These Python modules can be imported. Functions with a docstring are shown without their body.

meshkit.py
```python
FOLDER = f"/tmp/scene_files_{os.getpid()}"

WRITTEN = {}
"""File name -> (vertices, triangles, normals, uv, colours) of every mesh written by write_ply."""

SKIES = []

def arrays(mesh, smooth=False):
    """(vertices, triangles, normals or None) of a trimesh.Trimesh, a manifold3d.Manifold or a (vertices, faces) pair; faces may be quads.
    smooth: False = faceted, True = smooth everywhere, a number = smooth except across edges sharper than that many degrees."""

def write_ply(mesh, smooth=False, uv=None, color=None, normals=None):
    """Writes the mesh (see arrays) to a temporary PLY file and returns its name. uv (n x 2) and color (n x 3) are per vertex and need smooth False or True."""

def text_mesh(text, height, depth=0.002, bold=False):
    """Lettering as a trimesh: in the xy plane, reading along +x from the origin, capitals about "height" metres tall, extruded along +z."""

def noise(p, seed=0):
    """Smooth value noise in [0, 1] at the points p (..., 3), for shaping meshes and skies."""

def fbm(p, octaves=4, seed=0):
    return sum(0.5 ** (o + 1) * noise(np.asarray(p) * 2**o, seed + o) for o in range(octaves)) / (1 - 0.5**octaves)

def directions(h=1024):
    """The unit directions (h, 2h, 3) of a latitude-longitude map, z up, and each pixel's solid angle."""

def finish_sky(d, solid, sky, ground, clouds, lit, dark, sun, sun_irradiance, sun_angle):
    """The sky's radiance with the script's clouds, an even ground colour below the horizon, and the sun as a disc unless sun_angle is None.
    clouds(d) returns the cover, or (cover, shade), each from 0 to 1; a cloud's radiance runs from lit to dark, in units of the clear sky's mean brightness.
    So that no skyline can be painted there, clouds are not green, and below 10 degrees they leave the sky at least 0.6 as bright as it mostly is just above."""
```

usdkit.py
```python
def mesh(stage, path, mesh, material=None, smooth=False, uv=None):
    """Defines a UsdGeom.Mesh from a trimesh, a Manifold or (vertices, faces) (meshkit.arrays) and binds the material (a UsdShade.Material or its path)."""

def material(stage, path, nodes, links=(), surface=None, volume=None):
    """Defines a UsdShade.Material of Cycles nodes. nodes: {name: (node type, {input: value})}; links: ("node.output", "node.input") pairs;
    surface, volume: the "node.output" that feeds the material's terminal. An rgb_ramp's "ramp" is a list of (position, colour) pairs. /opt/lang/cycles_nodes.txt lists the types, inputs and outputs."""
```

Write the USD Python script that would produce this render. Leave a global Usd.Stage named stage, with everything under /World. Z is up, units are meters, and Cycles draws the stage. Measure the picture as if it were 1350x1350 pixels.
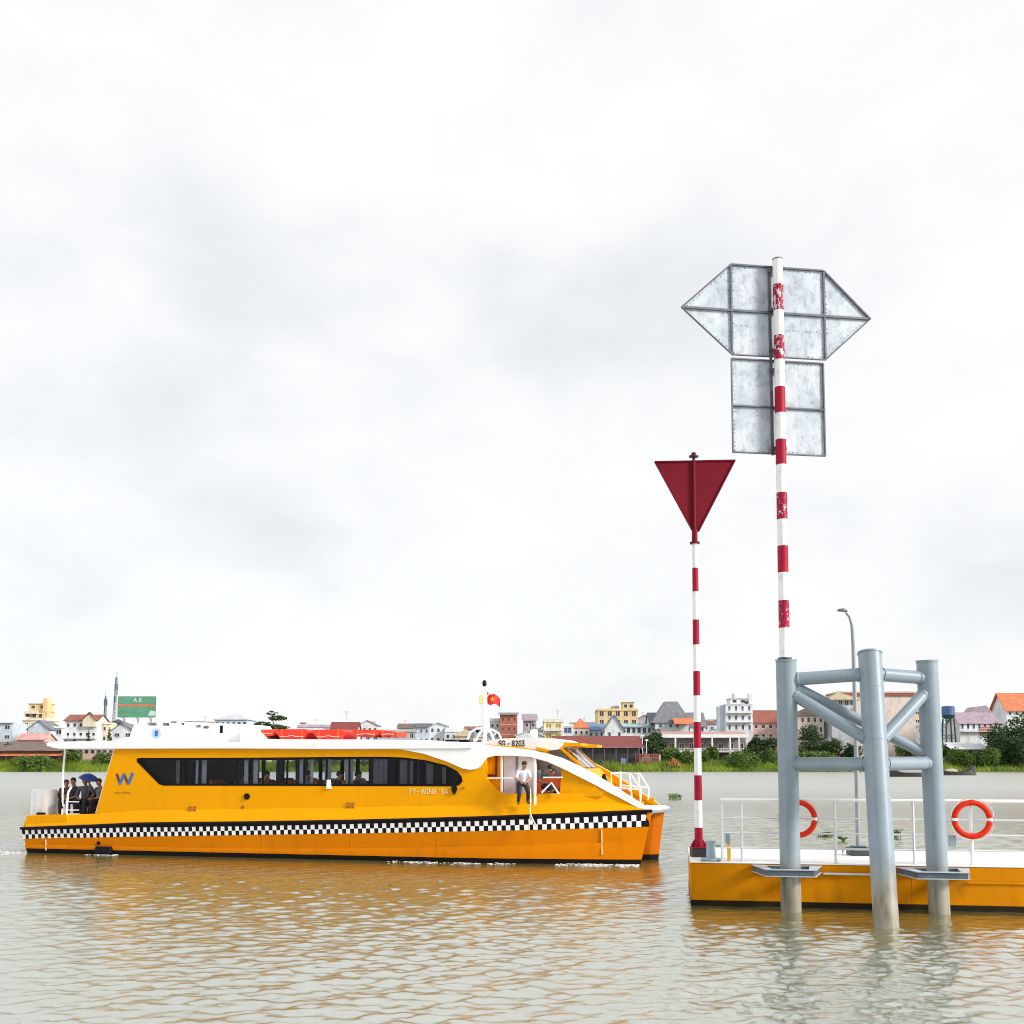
import math, random
import numpy as np, trimesh, manifold3d
from shapely.geometry import Polygon, box as sbox, Point
from shapely import affinity
from pxr import Usd, UsdGeom, UsdLux, UsdShade, Gf, Sdf, Vt
import usdkit, meshkit

stage = Usd.Stage.CreateInMemory()
UsdGeom.SetStageUpAxis(stage, 'Z')
UsdGeom.Xform.Define(stage, '/World')
R = random.Random(7)
NP = np.random.default_rng(7)

# ------------------------------------------------------------------ camera
CAM_H, F_PX, TILT = 2.85, 1350.0, math.radians(4.5)
PP_Y = 1004 - F_PX * math.tan(TILT)            # row of the lens axis in a 1350 px picture (the frame is a shifted crop)
cam = UsdGeom.Camera.Define(stage, '/World/camera')
AP = 24.0
cam.CreateHorizontalApertureAttr(AP); cam.CreateVerticalApertureAttr(AP)
cam.CreateFocalLengthAttr(AP * F_PX / 1350.0)
cam.CreateVerticalApertureOffsetAttr(AP * (PP_Y - 675) / 1350.0)
cam.CreateClippingRangeAttr((0.1, 20000.0))
cam.AddTranslateOp().Set((0, 0, CAM_H)); cam.AddRotateXOp().Set(90 + math.degrees(TILT))
EXPOSURE = 1.62
cam.CreateExposureAttr(EXPOSURE)

# ------------------------------------------------------------------ sky and sun (thin bright overcast, light from the right)
SUN_DIR = np.array([0.82, -0.42, 0.44]); SUN_DIR /= np.linalg.norm(SUN_DIR)
sun_el, sun_rot = math.asin(SUN_DIR[2]), math.atan2(SUN_DIR[0], SUN_DIR[1])
UsdGeom.Scope.Define(stage, '/World/Looks')
SKY_STRENGTH = 0.05
def view_dir(px, py):
    d = np.array([(px - 675) / F_PX, 1.0, (1004 - py) / F_PX]); return d / np.linalg.norm(d)
sky_nodes = {
    'tc': ('texture_coordinate', {}),
    'sky': ('sky_texture', {'sky_type': 'single_scattering', 'sun_disc': False, 'sun_elevation': sun_el, 'sun_rotation': sun_rot}),
    'map': ('mapping', {'scale': (1.0, 1.0, 1.7), 'location': (4.17, 8.1, 2.35)}),
    'n1': ('noise_texture', {'scale': 3.1, 'detail': 5.0, 'roughness': 0.5, 'distortion': 0.1}),
    'n2': ('noise_texture', {'scale': 8.5, 'detail': 5.0, 'roughness': 0.55, 'distortion': 0.3}),
    'm1': ('math', {'math_type': 'multiply_add', 'value2': 0.66, 'value3': 0.0}),
    'm2': ('math', {'math_type': 'multiply_add', 'value2': 0.34}),
    'ramp': ('rgb_ramp', {'ramp': [(0.26, (5.2, 5.36, 5.6)), (0.38, (5.8, 5.9, 6.06)), (0.48, (6.35, 6.41, 6.5)), (0.62, (6.8, 6.81, 6.83))]}),
    'mix': ('mix_color', {'fac': 0.95, 'use_clamp': False}), 'bg': ('background_shader', {'strength': SKY_STRENGTH})}
sky_links = [('tc.generated', 'map.vector'), ('map.vector', 'n1.vector'), ('map.vector', 'n2.vector'), ('n1.fac', 'm1.value1'), ('n2.fac', 'm2.value1'), ('m1.value', 'm2.value3'), ('sky.color', 'mix.a'), ('ramp.color', 'mix.b'), ('mix.result', 'bg.color')]
# the grey cloud bodies that stand out of the thin layer, and the bright gaps between them: (direction, half width in radians, how much darker)
bodies = [((150, 540), .17, .115), ((330, 310), .12, .065), ((830, 400), .19, .10), ((120, 200), .16, .06), ((1010, 270), .16, .06), ((420, 690), .12, .06), ((650, 200), .20, -.10), ((560, 540), .16, -.10), ((1180, 460), .16, -.08), ((130, 380), .09, -.07)]
last = 'm2.value'
sky_nodes['wob'] = ('vector_math', {'math_type': 'multiply_add', 'vector2': (0.16, 0.16, 0.16)})
sky_nodes['wn'] = ('noise_texture', {'scale': 4.0, 'detail': 3.0}); sky_links += [('tc.generated', 'wn.vector'), ('wn.color', 'wob.vector1')]
for k, (pq, rad, amt) in enumerate(bodies):
    d = view_dir(*pq) * (1, 1, 1.9)
    sky_nodes[f'v{k}'] = ('vector_math', {'math_type': 'distance', 'vector2': tuple(d + .08)})
    sky_nodes[f'r{k}'] = ('map_range', {'range_type': 'smoothstep', 'from_min': rad * 1.25, 'from_max': rad * .15, 'to_min': 0.0, 'to_max': -amt * 0.65, 'clamp': True})
    sky_nodes[f'a{k}'] = ('math', {'math_type': 'add'})
    sky_links += [('wob.vector', f'v{k}.vector1'), (f'v{k}.value', f'r{k}.value'), (f'r{k}.result', f'a{k}.value1'), (last, f'a{k}.value2')]; last = f'a{k}.value'
sky_nodes['sq'] = ('vector_math', {'math_type': 'multiply', 'vector2': (1.0, 1.0, 1.9)}); sky_links += [('tc.generated', 'sq.vector1'), ('sq.vector', 'wob.vector3'), (last, 'ramp.fac')]
sky_mat = usdkit.material(stage, '/World/Looks/sky', sky_nodes, sky_links, surface='bg.background')
dome = UsdLux.DomeLight.Define(stage, '/World/sky')
UsdShade.MaterialBindingAPI.Apply(dome.GetPrim()).Bind(sky_mat)
dome.GetPrim().SetCustomDataByKey('kind', 'structure'); dome.GetPrim().SetCustomDataByKey('label', 'pale overcast sky with soft grey cloud patches'); dome.GetPrim().SetCustomDataByKey('category', 'sky')
sun = UsdLux.DistantLight.Define(stage, '/World/sun')
sun.CreateIntensityAttr(0.4); sun.CreateAngleAttr(14.0); sun.CreateNormalizeAttr(True); sun.CreateColorAttr((1.0, 0.96, 0.9))
q = Gf.Rotation(Gf.Vec3d(0, 0, 1), Gf.Vec3d(*map(float, SUN_DIR)))
UsdGeom.Xformable(sun).AddTransformOp().Set(Gf.Matrix4d().SetRotate(q))

# ------------------------------------------------------------------ where a point of the view lies in the world
C0 = np.array([0, 0, CAM_H])
FW, UPV = np.array([0, math.cos(TILT), math.sin(TILT)]), np.array([0, -math.sin(TILT), math.cos(TILT)])
def ray(px, py): return FW * F_PX + np.array([1.0, 0, 0]) * (px - 675) + UPV * (PP_Y - py)
def at(px, py, Y): d = ray(px, py); return C0 + d * (Y / d[1])
def on_z(px, py, z=0.0): d = ray(px, py); return C0 + d * ((z - CAM_H) / d[2])
def on_plane(px, py, p, n): d = ray(px, py); n = np.asarray(n, float); return C0 + d * (np.dot(np.asarray(p) - C0, n) / np.dot(d, n))

# ------------------------------------------------------------------ mesh helpers: a mesh is (vertices, triangles)
def cat(*ms):
    vs, fs, n = [], [], 0
    for m in ms:
        v, f = (m.vertices, m.faces) if hasattr(m, 'vertices') else m
        vs.append(np.asarray(v, float)); fs.append(np.asarray(f, int) + n); n += len(v)
    return np.vstack(vs), np.vstack(fs)
def quads(f): f = np.asarray(f); return np.vstack([f[:, [0, 1, 2]], f[:, [0, 2, 3]]])
def box(x0, x1, y0, y1, z0, z1):
    v = np.array([(x, y, z) for x in (x0, x1) for y in (y0, y1) for z in (z0, z1)], float)
    return v, quads([(0, 1, 3, 2), (4, 6, 7, 5), (0, 4, 5, 1), (2, 3, 7, 6), (0, 2, 6, 4), (1, 5, 7, 3)])
def cbox(x0, x1, y0, y1, z0, z1, b=0.02):
    b = min(b, (x1 - x0) / 2.01, (y1 - y0) / 2.01, (z1 - z0) / 2.01)
    p = []
    for x, dx in ((x0, b), (x1, -b)):
        for y, dy in ((y0, b), (y1, -b)):
            for z, dz in ((z0, b), (z1, -b)):
                p += [(x + dx, y + dy, z), (x + dx, y, z + dz), (x, y + dy, z + dz)]
    return hull(p)
def hull(p):
    m = trimesh.convex.convex_hull(np.asarray(p, float)); return np.asarray(m.vertices), np.asarray(m.faces)
def xf(m, M=None, t=None, rz=0.0, s=None):
    v = np.array(m[0] if not hasattr(m, 'vertices') else m.vertices, float); f = m[1] if not hasattr(m, 'vertices') else m.faces
    if s is not None: v = v * s
    if M is not None: v = v @ np.asarray(M)[:3, :3].T
    if rz: c, sn = math.cos(rz), math.sin(rz); v = v @ np.array([[c, sn, 0], [-sn, c, 0], [0, 0, 1]])
    if t is not None: v = v + np.asarray(t)
    return v, f
def prism(poly, y0, y1, holes=()):
    """A polygon of (x, z) points, thick from y0 to y1."""
    P = poly if hasattr(poly, 'geom_type') else Polygon(poly, holes)
    if not P.is_valid: P = P.buffer(0)
    out = []
    for g in getattr(P, 'geoms', [P]):
        m = trimesh.creation.extrude_polygon(g, abs(y1 - y0), engine='earcut')
        v = np.array(m.vertices); v = np.stack([v[:, 0], min(y0, y1) + v[:, 2], v[:, 1]], 1)
        out.append((v, np.array(m.faces)[:, ::-1]))
    return cat(*out)
def plan(poly, z0, z1, holes=()):
    """A polygon of (x, y) points, thick from z0 to z1."""
    m = trimesh.creation.extrude_polygon(Polygon(poly, holes), z1 - z0, engine='earcut')
    return np.array(m.vertices) + (0, 0, z0), np.array(m.faces)
def tube(pts, r, n=10, cap=True, closed=False):
    p = np.asarray(pts, float); k = len(p)
    if closed: t = np.roll(p, -1, 0) - np.roll(p, 1, 0)
    else: t = np.gradient(p, axis=0)
    t /= np.linalg.norm(t, axis=1, keepdims=True) + 1e-12
    ref = np.array([0, 0, 1.0]) if np.abs(t[:, 2]).mean() < 0.8 else np.array([1.0, 0, 0])
    a = np.cross(t, ref); a /= np.linalg.norm(a, axis=1, keepdims=True) + 1e-12
    b = np.cross(t, a); ang = np.arange(n) * 2 * np.pi / n
    rr = np.broadcast_to(r, (k,))[:, None, None]
    v = (p[:, None] + rr * (np.cos(ang)[None, :, None] * a[:, None] + np.sin(ang)[None, :, None] * b[:, None])).reshape(-1, 3)
    f = []
    for i in range(k if closed else k - 1):
        for j in range(n):
            i2 = (i + 1) % k
            f.append((i * n + j, i2 * n + j, i2 * n + (j + 1) % n, i * n + (j + 1) % n))
    f = quads(f)
    if cap and not closed:
        v = np.vstack([v, p[0], p[-1]]); c0, c1 = k * n, k * n + 1
        f = np.vstack([f, [(c0, j, (j + 1) % n) for j in range(n)], [(c1, (k - 1) * n + (j + 1) % n, (k - 1) * n + j) for j in range(n)]])
    return v, f
def rod(a, b, r, n=10, r2=None): return tube([a, b], [r, r if r2 is None else r2], n)
def lathe(prof, n=16, c=(0, 0, 0)):
    """Turns (radius, z) points about the z axis."""
    ang = np.arange(n) * 2 * np.pi / n; k = len(prof)
    v = np.array([(r * math.cos(a), r * math.sin(a), z) for r, z in prof for a in ang]) + np.asarray(c)
    f = quads([(i * n + j, i * n + (j + 1) % n, (i + 1) * n + (j + 1) % n, (i + 1) * n + j) for i in range(k - 1) for j in range(n)])
    return v, f
def ball(c, r, n=2, s=(1, 1, 1)):
    m = trimesh.creation.icosphere(n, 1.0); return np.array(m.vertices) * (np.asarray(s) * r) + np.asarray(c), np.array(m.faces)
def loft(rings, closed=True, cap=True):
    """Rings of equally many points joined in order."""
    a = np.asarray(rings, float); k, n = a.shape[:2]; m = n if closed else n - 1
    f = quads([(i * n + j, (i + 1) * n + j, (i + 1) * n + (j + 1) % n, i * n + (j + 1) % n) for i in range(k - 1) for j in range(m)])
    v = a.reshape(-1, 3)
    if cap and closed:
        v = np.vstack([v, a[0].mean(0), a[-1].mean(0)]); c0, c1 = k * n, k * n + 1
        f = np.vstack([f, [(c0, j, (j + 1) % n) for j in range(n)], [(c1, (k - 1) * n + (j + 1) % n, (k - 1) * n + j) for j in range(n)]])
    return v, f
def fixn(m):
    t = trimesh.Trimesh(m[0], m[1], process=False)
    if t.volume < 0: return m[0], np.asarray(m[1])[:, ::-1]
    return m
def words(text, h, depth=0.006, bold=False):
    m = meshkit.text_mesh(text, h, depth, bold); v = np.array(m.vertices)     # stands upright in x-z, reads from -y
    return np.stack([v[:, 0], -v[:, 2], v[:, 1]], 1), np.array(m.faces)

# ------------------------------------------------------------------ prims
used = {}
def fresh(parent, name):
    k = used.get((parent, name), 0); used[(parent, name)] = k + 1
    return f'{parent}/{name}' if k == 0 else f'{parent}/{name}_{k:03d}'
def tag(prim, label=None, cat_=None, group=None, kind=None):
    for k, v in (('label', label), ('category', cat_), ('group', group), ('kind', kind)):
        if v: prim.SetCustomDataByKey(k, v)
    return prim
def obj(name, mesh, mat, parent='/World', smooth=False, label=None, cat_=None, group=None, kind=None):
    path = fresh(str(parent), name)
    usdkit.mesh(stage, path, mesh, mat, smooth)
    tag(stage.GetPrimAtPath(path), label, cat_, group, kind)
    return path
class Thing:
    """An Xform at the thing's base; its parts are given in the thing's own axes, or in the world's with w=True."""
    def __init__(s, name, label, cat_, loc=(0, 0, 0), rz=0.0, group=None, kind=None):
        s.path = fresh('/World', name); s.loc = np.asarray(loc, float); s.rz = rz
        x = UsdGeom.Xform.Define(stage, s.path); x.AddTranslateOp().Set(tuple(map(float, loc)))
        if rz: x.AddRotateZOp().Set(math.degrees(rz))
        tag(x.GetPrim(), label, cat_, group, kind)
    def loc_of(s, v):
        c, sn = math.cos(-s.rz), math.sin(-s.rz); v = np.asarray(v, float) - s.loc
        return v @ np.array([[c, sn, 0], [-sn, c, 0], [0, 0, 1]])
    def part(s, name, mesh, mat, smooth=False, parent=None, w=False, label=None, kind=None):
        if w: mesh = (s.loc_of(mesh[0] if not hasattr(mesh, 'vertices') else mesh.vertices), mesh[1] if not hasattr(mesh, 'vertices') else mesh.faces)
        return obj(name, mesh, mat, parent or s.path, smooth, label=label, kind=kind)

# ------------------------------------------------------------------ materials
LOOK = {}
def paint(name, col, rough=0.45, var=0.14, scale=2.0, dirt=None, dirt_amt=0.5, dirt_scale=3.0, streak=4.0, bump=0.0, bump_scale=30.0, metallic=0.0, spec=0.5, dirt_lo=0.52, dirt_hi=0.72, coat=0.0):
    """A coloured surface with uneven tone, and dirt that runs down it."""
    if name in LOOK: return LOOK[name]
    col = np.asarray(col, float)
    nodes = {'g': ('geometry', {}), 'n': ('noise_texture', {'scale': scale, 'detail': 5.0, 'roughness': 0.6}),
             'r': ('rgb_ramp', {'ramp': [(0.3, tuple(col * (1 - var))), (0.7, tuple(np.minimum(col * (1 + var), 0.95)))]}),
             'p': ('principled_bsdf', {'roughness': rough, 'metallic': metallic, 'specular_ior_level': spec, 'coat_weight': coat, 'coat_roughness': 0.1})}
    links = [('g.position', 'n.vector'), ('n.fac', 'r.fac')]
    out = 'r.color'
    if dirt is not None:
        nodes |= {'dm': ('mapping', {'scale': (streak, streak, 1.0)}), 'dn': ('noise_texture', {'scale': dirt_scale / streak * 1.6, 'detail': 6.0, 'roughness': 0.65}),
                  'dr': ('rgb_ramp', {'ramp': [(dirt_lo, (0, 0, 0)), (dirt_hi, (dirt_amt,) * 3)]}), 'dx': ('mix_color', {'b': dirt})}
        links += [('g.position', 'dm.vector'), ('dm.vector', 'dn.vector'), ('dn.fac', 'dr.fac'), ('dr.color', 'dx.fac'), (out, 'dx.a')]
        out = 'dx.result'
    links.append((out, 'p.base_color'))
    if bump:
        nodes |= {'bn': ('noise_texture', {'scale': bump_scale, 'detail': 3.0}), 'b': ('bump', {'strength': bump, 'distance': 0.02})}
        links += [('g.position', 'bn.vector'), ('bn.fac', 'b.height'), ('b.normal', 'p.normal')]
    LOOK[name] = usdkit.material(stage, f'/World/Looks/{name}', nodes, links, surface='p.BSDF')
    return LOOK[name]
def leaf(name, dark, light, scale=0.5, trans=0.3):
    if name in LOOK: return LOOK[name]
    LOOK[name] = usdkit.material(stage, f'/World/Looks/{name}', {
        'g': ('geometry', {}), 'n': ('noise_texture', {'scale': scale, 'detail': 4.0, 'roughness': 0.7}),
        'r': ('rgb_ramp', {'ramp': [(0.35, dark), (0.65, light)]}), 'p': ('principled_bsdf', {'roughness': 0.6, 'specular_ior_level': 0.3}),
        't': ('translucent_bsdf', {}), 'x': ('mix_closure', {'fac': trans})},
        [('g.position', 'n.vector'), ('n.fac', 'r.fac'), ('r.color', 'p.base_color'), ('r.color', 't.color'), ('p.BSDF', 'x.closure1'), ('t.BSDF', 'x.closure2')], surface='x.closure')
    return LOOK[name]
def tinted(name, col, rough=0.03, ior=1.5):
    """A window pane: light passes, tinted, with a reflection that grows at grazing angles."""
    if name in LOOK: return LOOK[name]
    LOOK[name] = usdkit.material(stage, f'/World/Looks/{name}', {
        'f': ('fresnel', {'IOR': ior}), 't': ('transparent_bsdf', {'color': col}), 'gl': ('glossy_bsdf', {'color': (0.9, 0.9, 0.9), 'roughness': rough}), 'x': ('mix_closure', {})},
        [('f.fac', 'x.fac'), ('t.BSDF', 'x.closure1'), ('gl.BSDF', 'x.closure2')], surface='x.closure')
    return LOOK[name]
# ------------------------------------------------------------------ river
def make_river():
    th = np.concatenate([np.linspace(-180, -38, 40)[:-1], np.linspace(-38, 38, 820), np.linspace(38, 180, 40)[1:]])
    th = np.radians(th)
    r = [0.5, 3, 6]
    while r[-1] < 4000:
        x = r[-1]
        r.append(x + (0.5 if x < 9 else max(0.042, x * 0.0027) if x < 60 else x * 0.012 if x < 320 else x * 0.25))
    r = np.array(r)
    rr, tt = np.meshgrid(r, th, indexing='ij')
    X, Y = rr * np.sin(tt), rr * np.cos(tt)
    dr = np.gradient(r)[:, None] * np.ones_like(tt); da = rr * np.gradient(th)[None, :]
    sp = np.maximum(dr, da)
    Z = np.zeros_like(X)
    rng = np.random.default_rng(3); N = 46
    warp = 1.2 * (meshkit.fbm(np.stack([X * 0.12, Y * 0.12, 0 * X], -1), 2, 4) - 0.5)
    for i in range(N):
        ripple = i < 22
        lam = 0.15 * (3.4 ** (i / 21)) if ripple else 0.42 * (3.2 ** ((i - 22) / (N - 23)))
        ang = math.radians(-90 + rng.normal(0, 42)) if ripple else math.radians(-47 + rng.normal(0, 15))
        k = 2 * math.pi / lam
        slope = (0.115 * math.sqrt(2.0 / 22)) if ripple else (0.038 * math.sqrt(2.0 / (N - 22)))
        fade = np.clip(lam / (sp * 3.0) - 0.6, 0, 1)
        ph = k * (X * math.cos(ang) + Y * math.sin(ang)) + rng.uniform(0, 6.28) + k * 0.18 * warp
        Z += fade * slope / k * (np.sin(ph) if ripple else 2.2 * ((.5 + .5 * np.sin(ph)) ** 2.1 - .42))
    gust = meshkit.fbm(np.stack([X * 0.11, Y * 0.16, 0 * X], -1), 3, 9)
    Z *= 0.15 + 1.75 * gust
    # sheltered, smoother water close along the ferry and the pontoon
    def lee(ax, ay, bx, by, w):
        ux, uy = bx - ax, by - ay; q_ = np.clip(((X - ax) * ux + (Y - ay) * uy) / (ux * ux + uy * uy), 0, 1)
        return np.clip(np.hypot(X - ax - q_ * ux, Y - ay - q_ * uy) / w, 0, 1)
    Z *= (.12 + .88 * lee(-14.5, 31.6, 3.2, 27.6, 4.6) ** 1.5) * (.2 + .8 * lee(3.7, 20.2, 13.0, 18.7, 2.2) ** 1.5)
    n = len(th); i, j = np.meshgrid(np.arange(len(r) - 1), np.arange(n - 1), indexing='ij')
    f = np.stack([i * n + j, i * n + j + 1, (i + 1) * n + j + 1, (i + 1) * n + j], -1).reshape(-1, 4)
    return np.stack([X, Y, Z], -1).reshape(-1, 3), quads(f)[:, ::-1]
WATER = usdkit.material(stage, '/World/Looks/river_water', {
    'g': ('geometry', {}), 'xyz': ('separate_xyz', {}), 'm': ('mapping', {'scale': (1.0, 1.7, 1.0)}),
    'n1': ('noise_texture', {'scale': 5.5, 'detail': 5.0, 'roughness': 0.62, 'distortion': 0.7}),
    'n2': ('noise_texture', {'scale': 0.07, 'detail': 3.0}),
    'r': ('rgb_ramp', {'ramp': [(0.3, (0.104, 0.086, 0.022)), (0.7, (0.148, 0.122, 0.040))]}),
    'b': ('bump', {'strength': 0.17, 'distance': 0.05}),
    'rough': ('map_range', {'from_min': 22.0, 'from_max': 110.0, 'to_min': 0.05, 'to_max': 0.34, 'clamp': True}),
    'f': ('fresnel', {'IOR': 1.5}), 'fr': ('map_range', {'from_min': 0.10, 'from_max': 0.32, 'to_min': 0.06, 'to_max': 0.67, 'clamp': True}),
    'd': ('diffuse_bsdf', {}), 'gl': ('glossy_bsdf', {'color': (0.91, 0.955, 0.94)}), 'x': ('mix_closure', {})},
    [('g.position', 'm.vector'), ('m.vector', 'n1.vector'), ('g.position', 'n2.vector'), ('n2.fac', 'r.fac'), ('r.color', 'd.color'), ('g.position', 'xyz.vector'), ('xyz.y', 'rough.value'), ('rough.result', 'gl.roughness'),
     ('n1.fac', 'b.height'), ('b.normal', 'gl.normal'), ('b.normal', 'f.normal'), ('f.fac', 'fr.value'), ('fr.result', 'x.fac'), ('d.BSDF', 'x.closure1'), ('gl.BSDF', 'x.closure2')], surface='x.closure')
obj('river', make_river(), WATER, smooth=True, label='wide silty brown river with small ripples', cat_='river', kind='structure')

# ------------------------------------------------------------------ pontoon at the right
steel_grey = paint('blue_grey_steel', (0.27, 0.335, 0.385), 0.42, 0.07, 1.5, dirt=(0.16, 0.17, 0.17), dirt_amt=0.35, dirt_scale=2.0)
dark_steel = paint('dark_steel', (0.075, 0.095, 0.12), 0.5, 0.15, 4.0)
pont_yellow = paint('pontoon_yellow', (0.54, 0.195, 0.0005), 0.55, 0.10, 0.9, dirt=(0.16, 0.06, 0.005), dirt_amt=0.5, dirt_scale=1.6, streak=3.0, spec=.06)
deck_white = paint('deck_white', (0.78, 0.78, 0.76), 0.55, 0.05, 1.2, dirt=(0.42, 0.40, 0.35), dirt_amt=0.6, dirt_scale=2.5, streak=1.0)
white_steel = paint('white_steel', (0.80, 0.80, 0.80), 0.35, 0.04, 3.0)
rail_grey = paint('rail_galvanised', (0.62, 0.64, 0.66), 0.35, 0.06, 3.0, metallic=0.2)
black_rubber = paint('black_rubber', (0.022, 0.022, 0.025), 0.7, 0.2, 5.0)
slime = paint('wet_waterline', (0.016, 0.012, 0.006), 0.6, 0.3, 3.0, spec=.1)
yellow_paint = paint('post_yellow', (0.75, 0.45, 0.03), 0.5)

PA = math.radians(-9.0)
P0 = on_z(911, 1193.5, 0)
pontoon = Thing('pontoon', 'long yellow steel pontoon with white deck and railing behind the grey piles', 'pontoon', P0, PA)
PU, PV = np.array([math.cos(PA), math.sin(PA), 0]), np.array([-math.sin(PA), math.cos(PA), 0])
DZ = 0.855
PL, PD = 11.0, 3.5
def pl(px, py, t=0.0):                                            # a point of the pontoon's upright plane t metres behind its front face
    p = on_plane(px, py, P0 + PV * t, PV) - P0
    return p @ PU, t, p[2]
pontoon.part('hull', cbox(0, PL, 0, PD, 0.10, DZ - 0.02, 0.015), pont_yellow)
pontoon.part('waterline_band', cbox(-0.004, PL, -0.004, PD, -0.6, 0.105, 0.01), slime)
pontoon.part('deck', cbox(-0.01, PL, -0.012, PD + 0.01, DZ - 0.018, DZ, 0.006), deck_white)
lip = cbox(5.2, PL, -0.035, -0.012, DZ - 0.34, DZ - 0.30, 0.01)
pontoon.part('rub_strake', lip, pont_yellow)
for x in (0.012, 2.1, 4.2, 6.3, 8.4):
    pontoon.part('weld_seam', cbox(x, x + 0.012, -0.006, 0.01, 0.12, DZ - 0.03, 0.002), pont_yellow)
# railing near the front edge
rt = 0.16
s_a, s_b = pl(951, 1055, rt)[0], pl(977, 1055, rt)[0]
RTOP = pl(1000, 1054.5, rt)[2]
post_s = [s_a, s_b] + [pl(x, 1056, rt)[0] for x in (1100, 1203, 1279, 1352)]
for i, s_ in enumerate(post_s):
    pontoon.part('rail_post', rod((s_, rt, DZ), (s_, rt, RTOP), 0.026 if i != 4 else 0.034, 8), rail_grey if i != 4 else white_steel, 40)
    pontoon.part('post_foot', cbox(s_ - .05, s_ + .05, rt - .05, rt + .05, DZ, DZ + .015, .004), rail_grey)
for k, z in enumerate((RTOP, RTOP - 0.365, RTOP - 0.66, RTOP - 0.955)):
    r = 0.031 if k == 0 else 0.018
    pontoon.part('rail', tube([(s_a - .02, rt, z), (PL, rt, z)], r, 8), white_steel if k == 0 else rail_grey, 40)
# far side and end railing
for z in (RTOP - 0.02,):
    pontoon.part('rail', tube([(s_a, rt, z), (s_a, rt + 0.5, z)], 0.02, 8), white_steel, 40)
# steel guide collars that hold the pontoon on the piles
PILES = [dict(b=on_z(1043, 1201, 0), t=at(1036.3, 870, 19.45), r=0.192), dict(b=on_z(1168.5, 1222, 0), t=at(1146.5, 861, 19.15), r=0.213), dict(b=on_z(1238.5, 1204, 0), t=at(1222, 871, 19.35), r=0.192)]
collar_mat = paint('collar_steel', (0.06, 0.085, 0.115), 0.45, 0.15, 3.0, dirt=(0.2, 0.21, 0.22), dirt_amt=0.4, streak=2.0)
flange_mat = paint('collar_flange_grey', (.42, .45, .47), .5, .1, 3.0, dirt=(.2, .2, .2), dirt_amt=.5)
def collar(cx):
    z0, z1 = DZ - 0.17, DZ - 0.035
    o = [(cx - .66, -.012), (cx - .47, -.86), (cx + .40, -.86), (cx + .62, -.012)]
    h = [(cx - .44, -.07), (cx - .37, -.78), (cx + .31, -.78), (cx + .41, -.07)]
    c = pontoon.part('pile_collar', plan(o, z0 + .014, z1 - .014, [h]), collar_mat)
    for z in (z0, z1 - .014):
        pontoon.part('collar_flange', plan([(x + (-.03 if x < cx else .03), y - (.03 if y < -.5 else 0)) for x, y in o], z, z + .014, [h]), flange_mat, parent=c)
    for dx in (-.22, 0.0, .22):
        pontoon.part('collar_roller', rod((cx + dx - .07, -.75, (z0 + z1) / 2), (cx + dx + .07, -.75, (z0 + z1) / 2), 0.05, 10), dark_steel, 40, parent=c)
for P in (PILES[0], PILES[2]):
    q_ = P['b'] - P0; collar(q_ @ PU)
c0, c1 = (PILES[0]['b'] - P0) @ PU, (PILES[2]['b'] - P0) @ PU
pontoon.part('fender_beam', cbox(c0 + .66, c1 - .70, -.09, -.012, DZ - .205, DZ - .165, .01), flange_mat)
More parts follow.
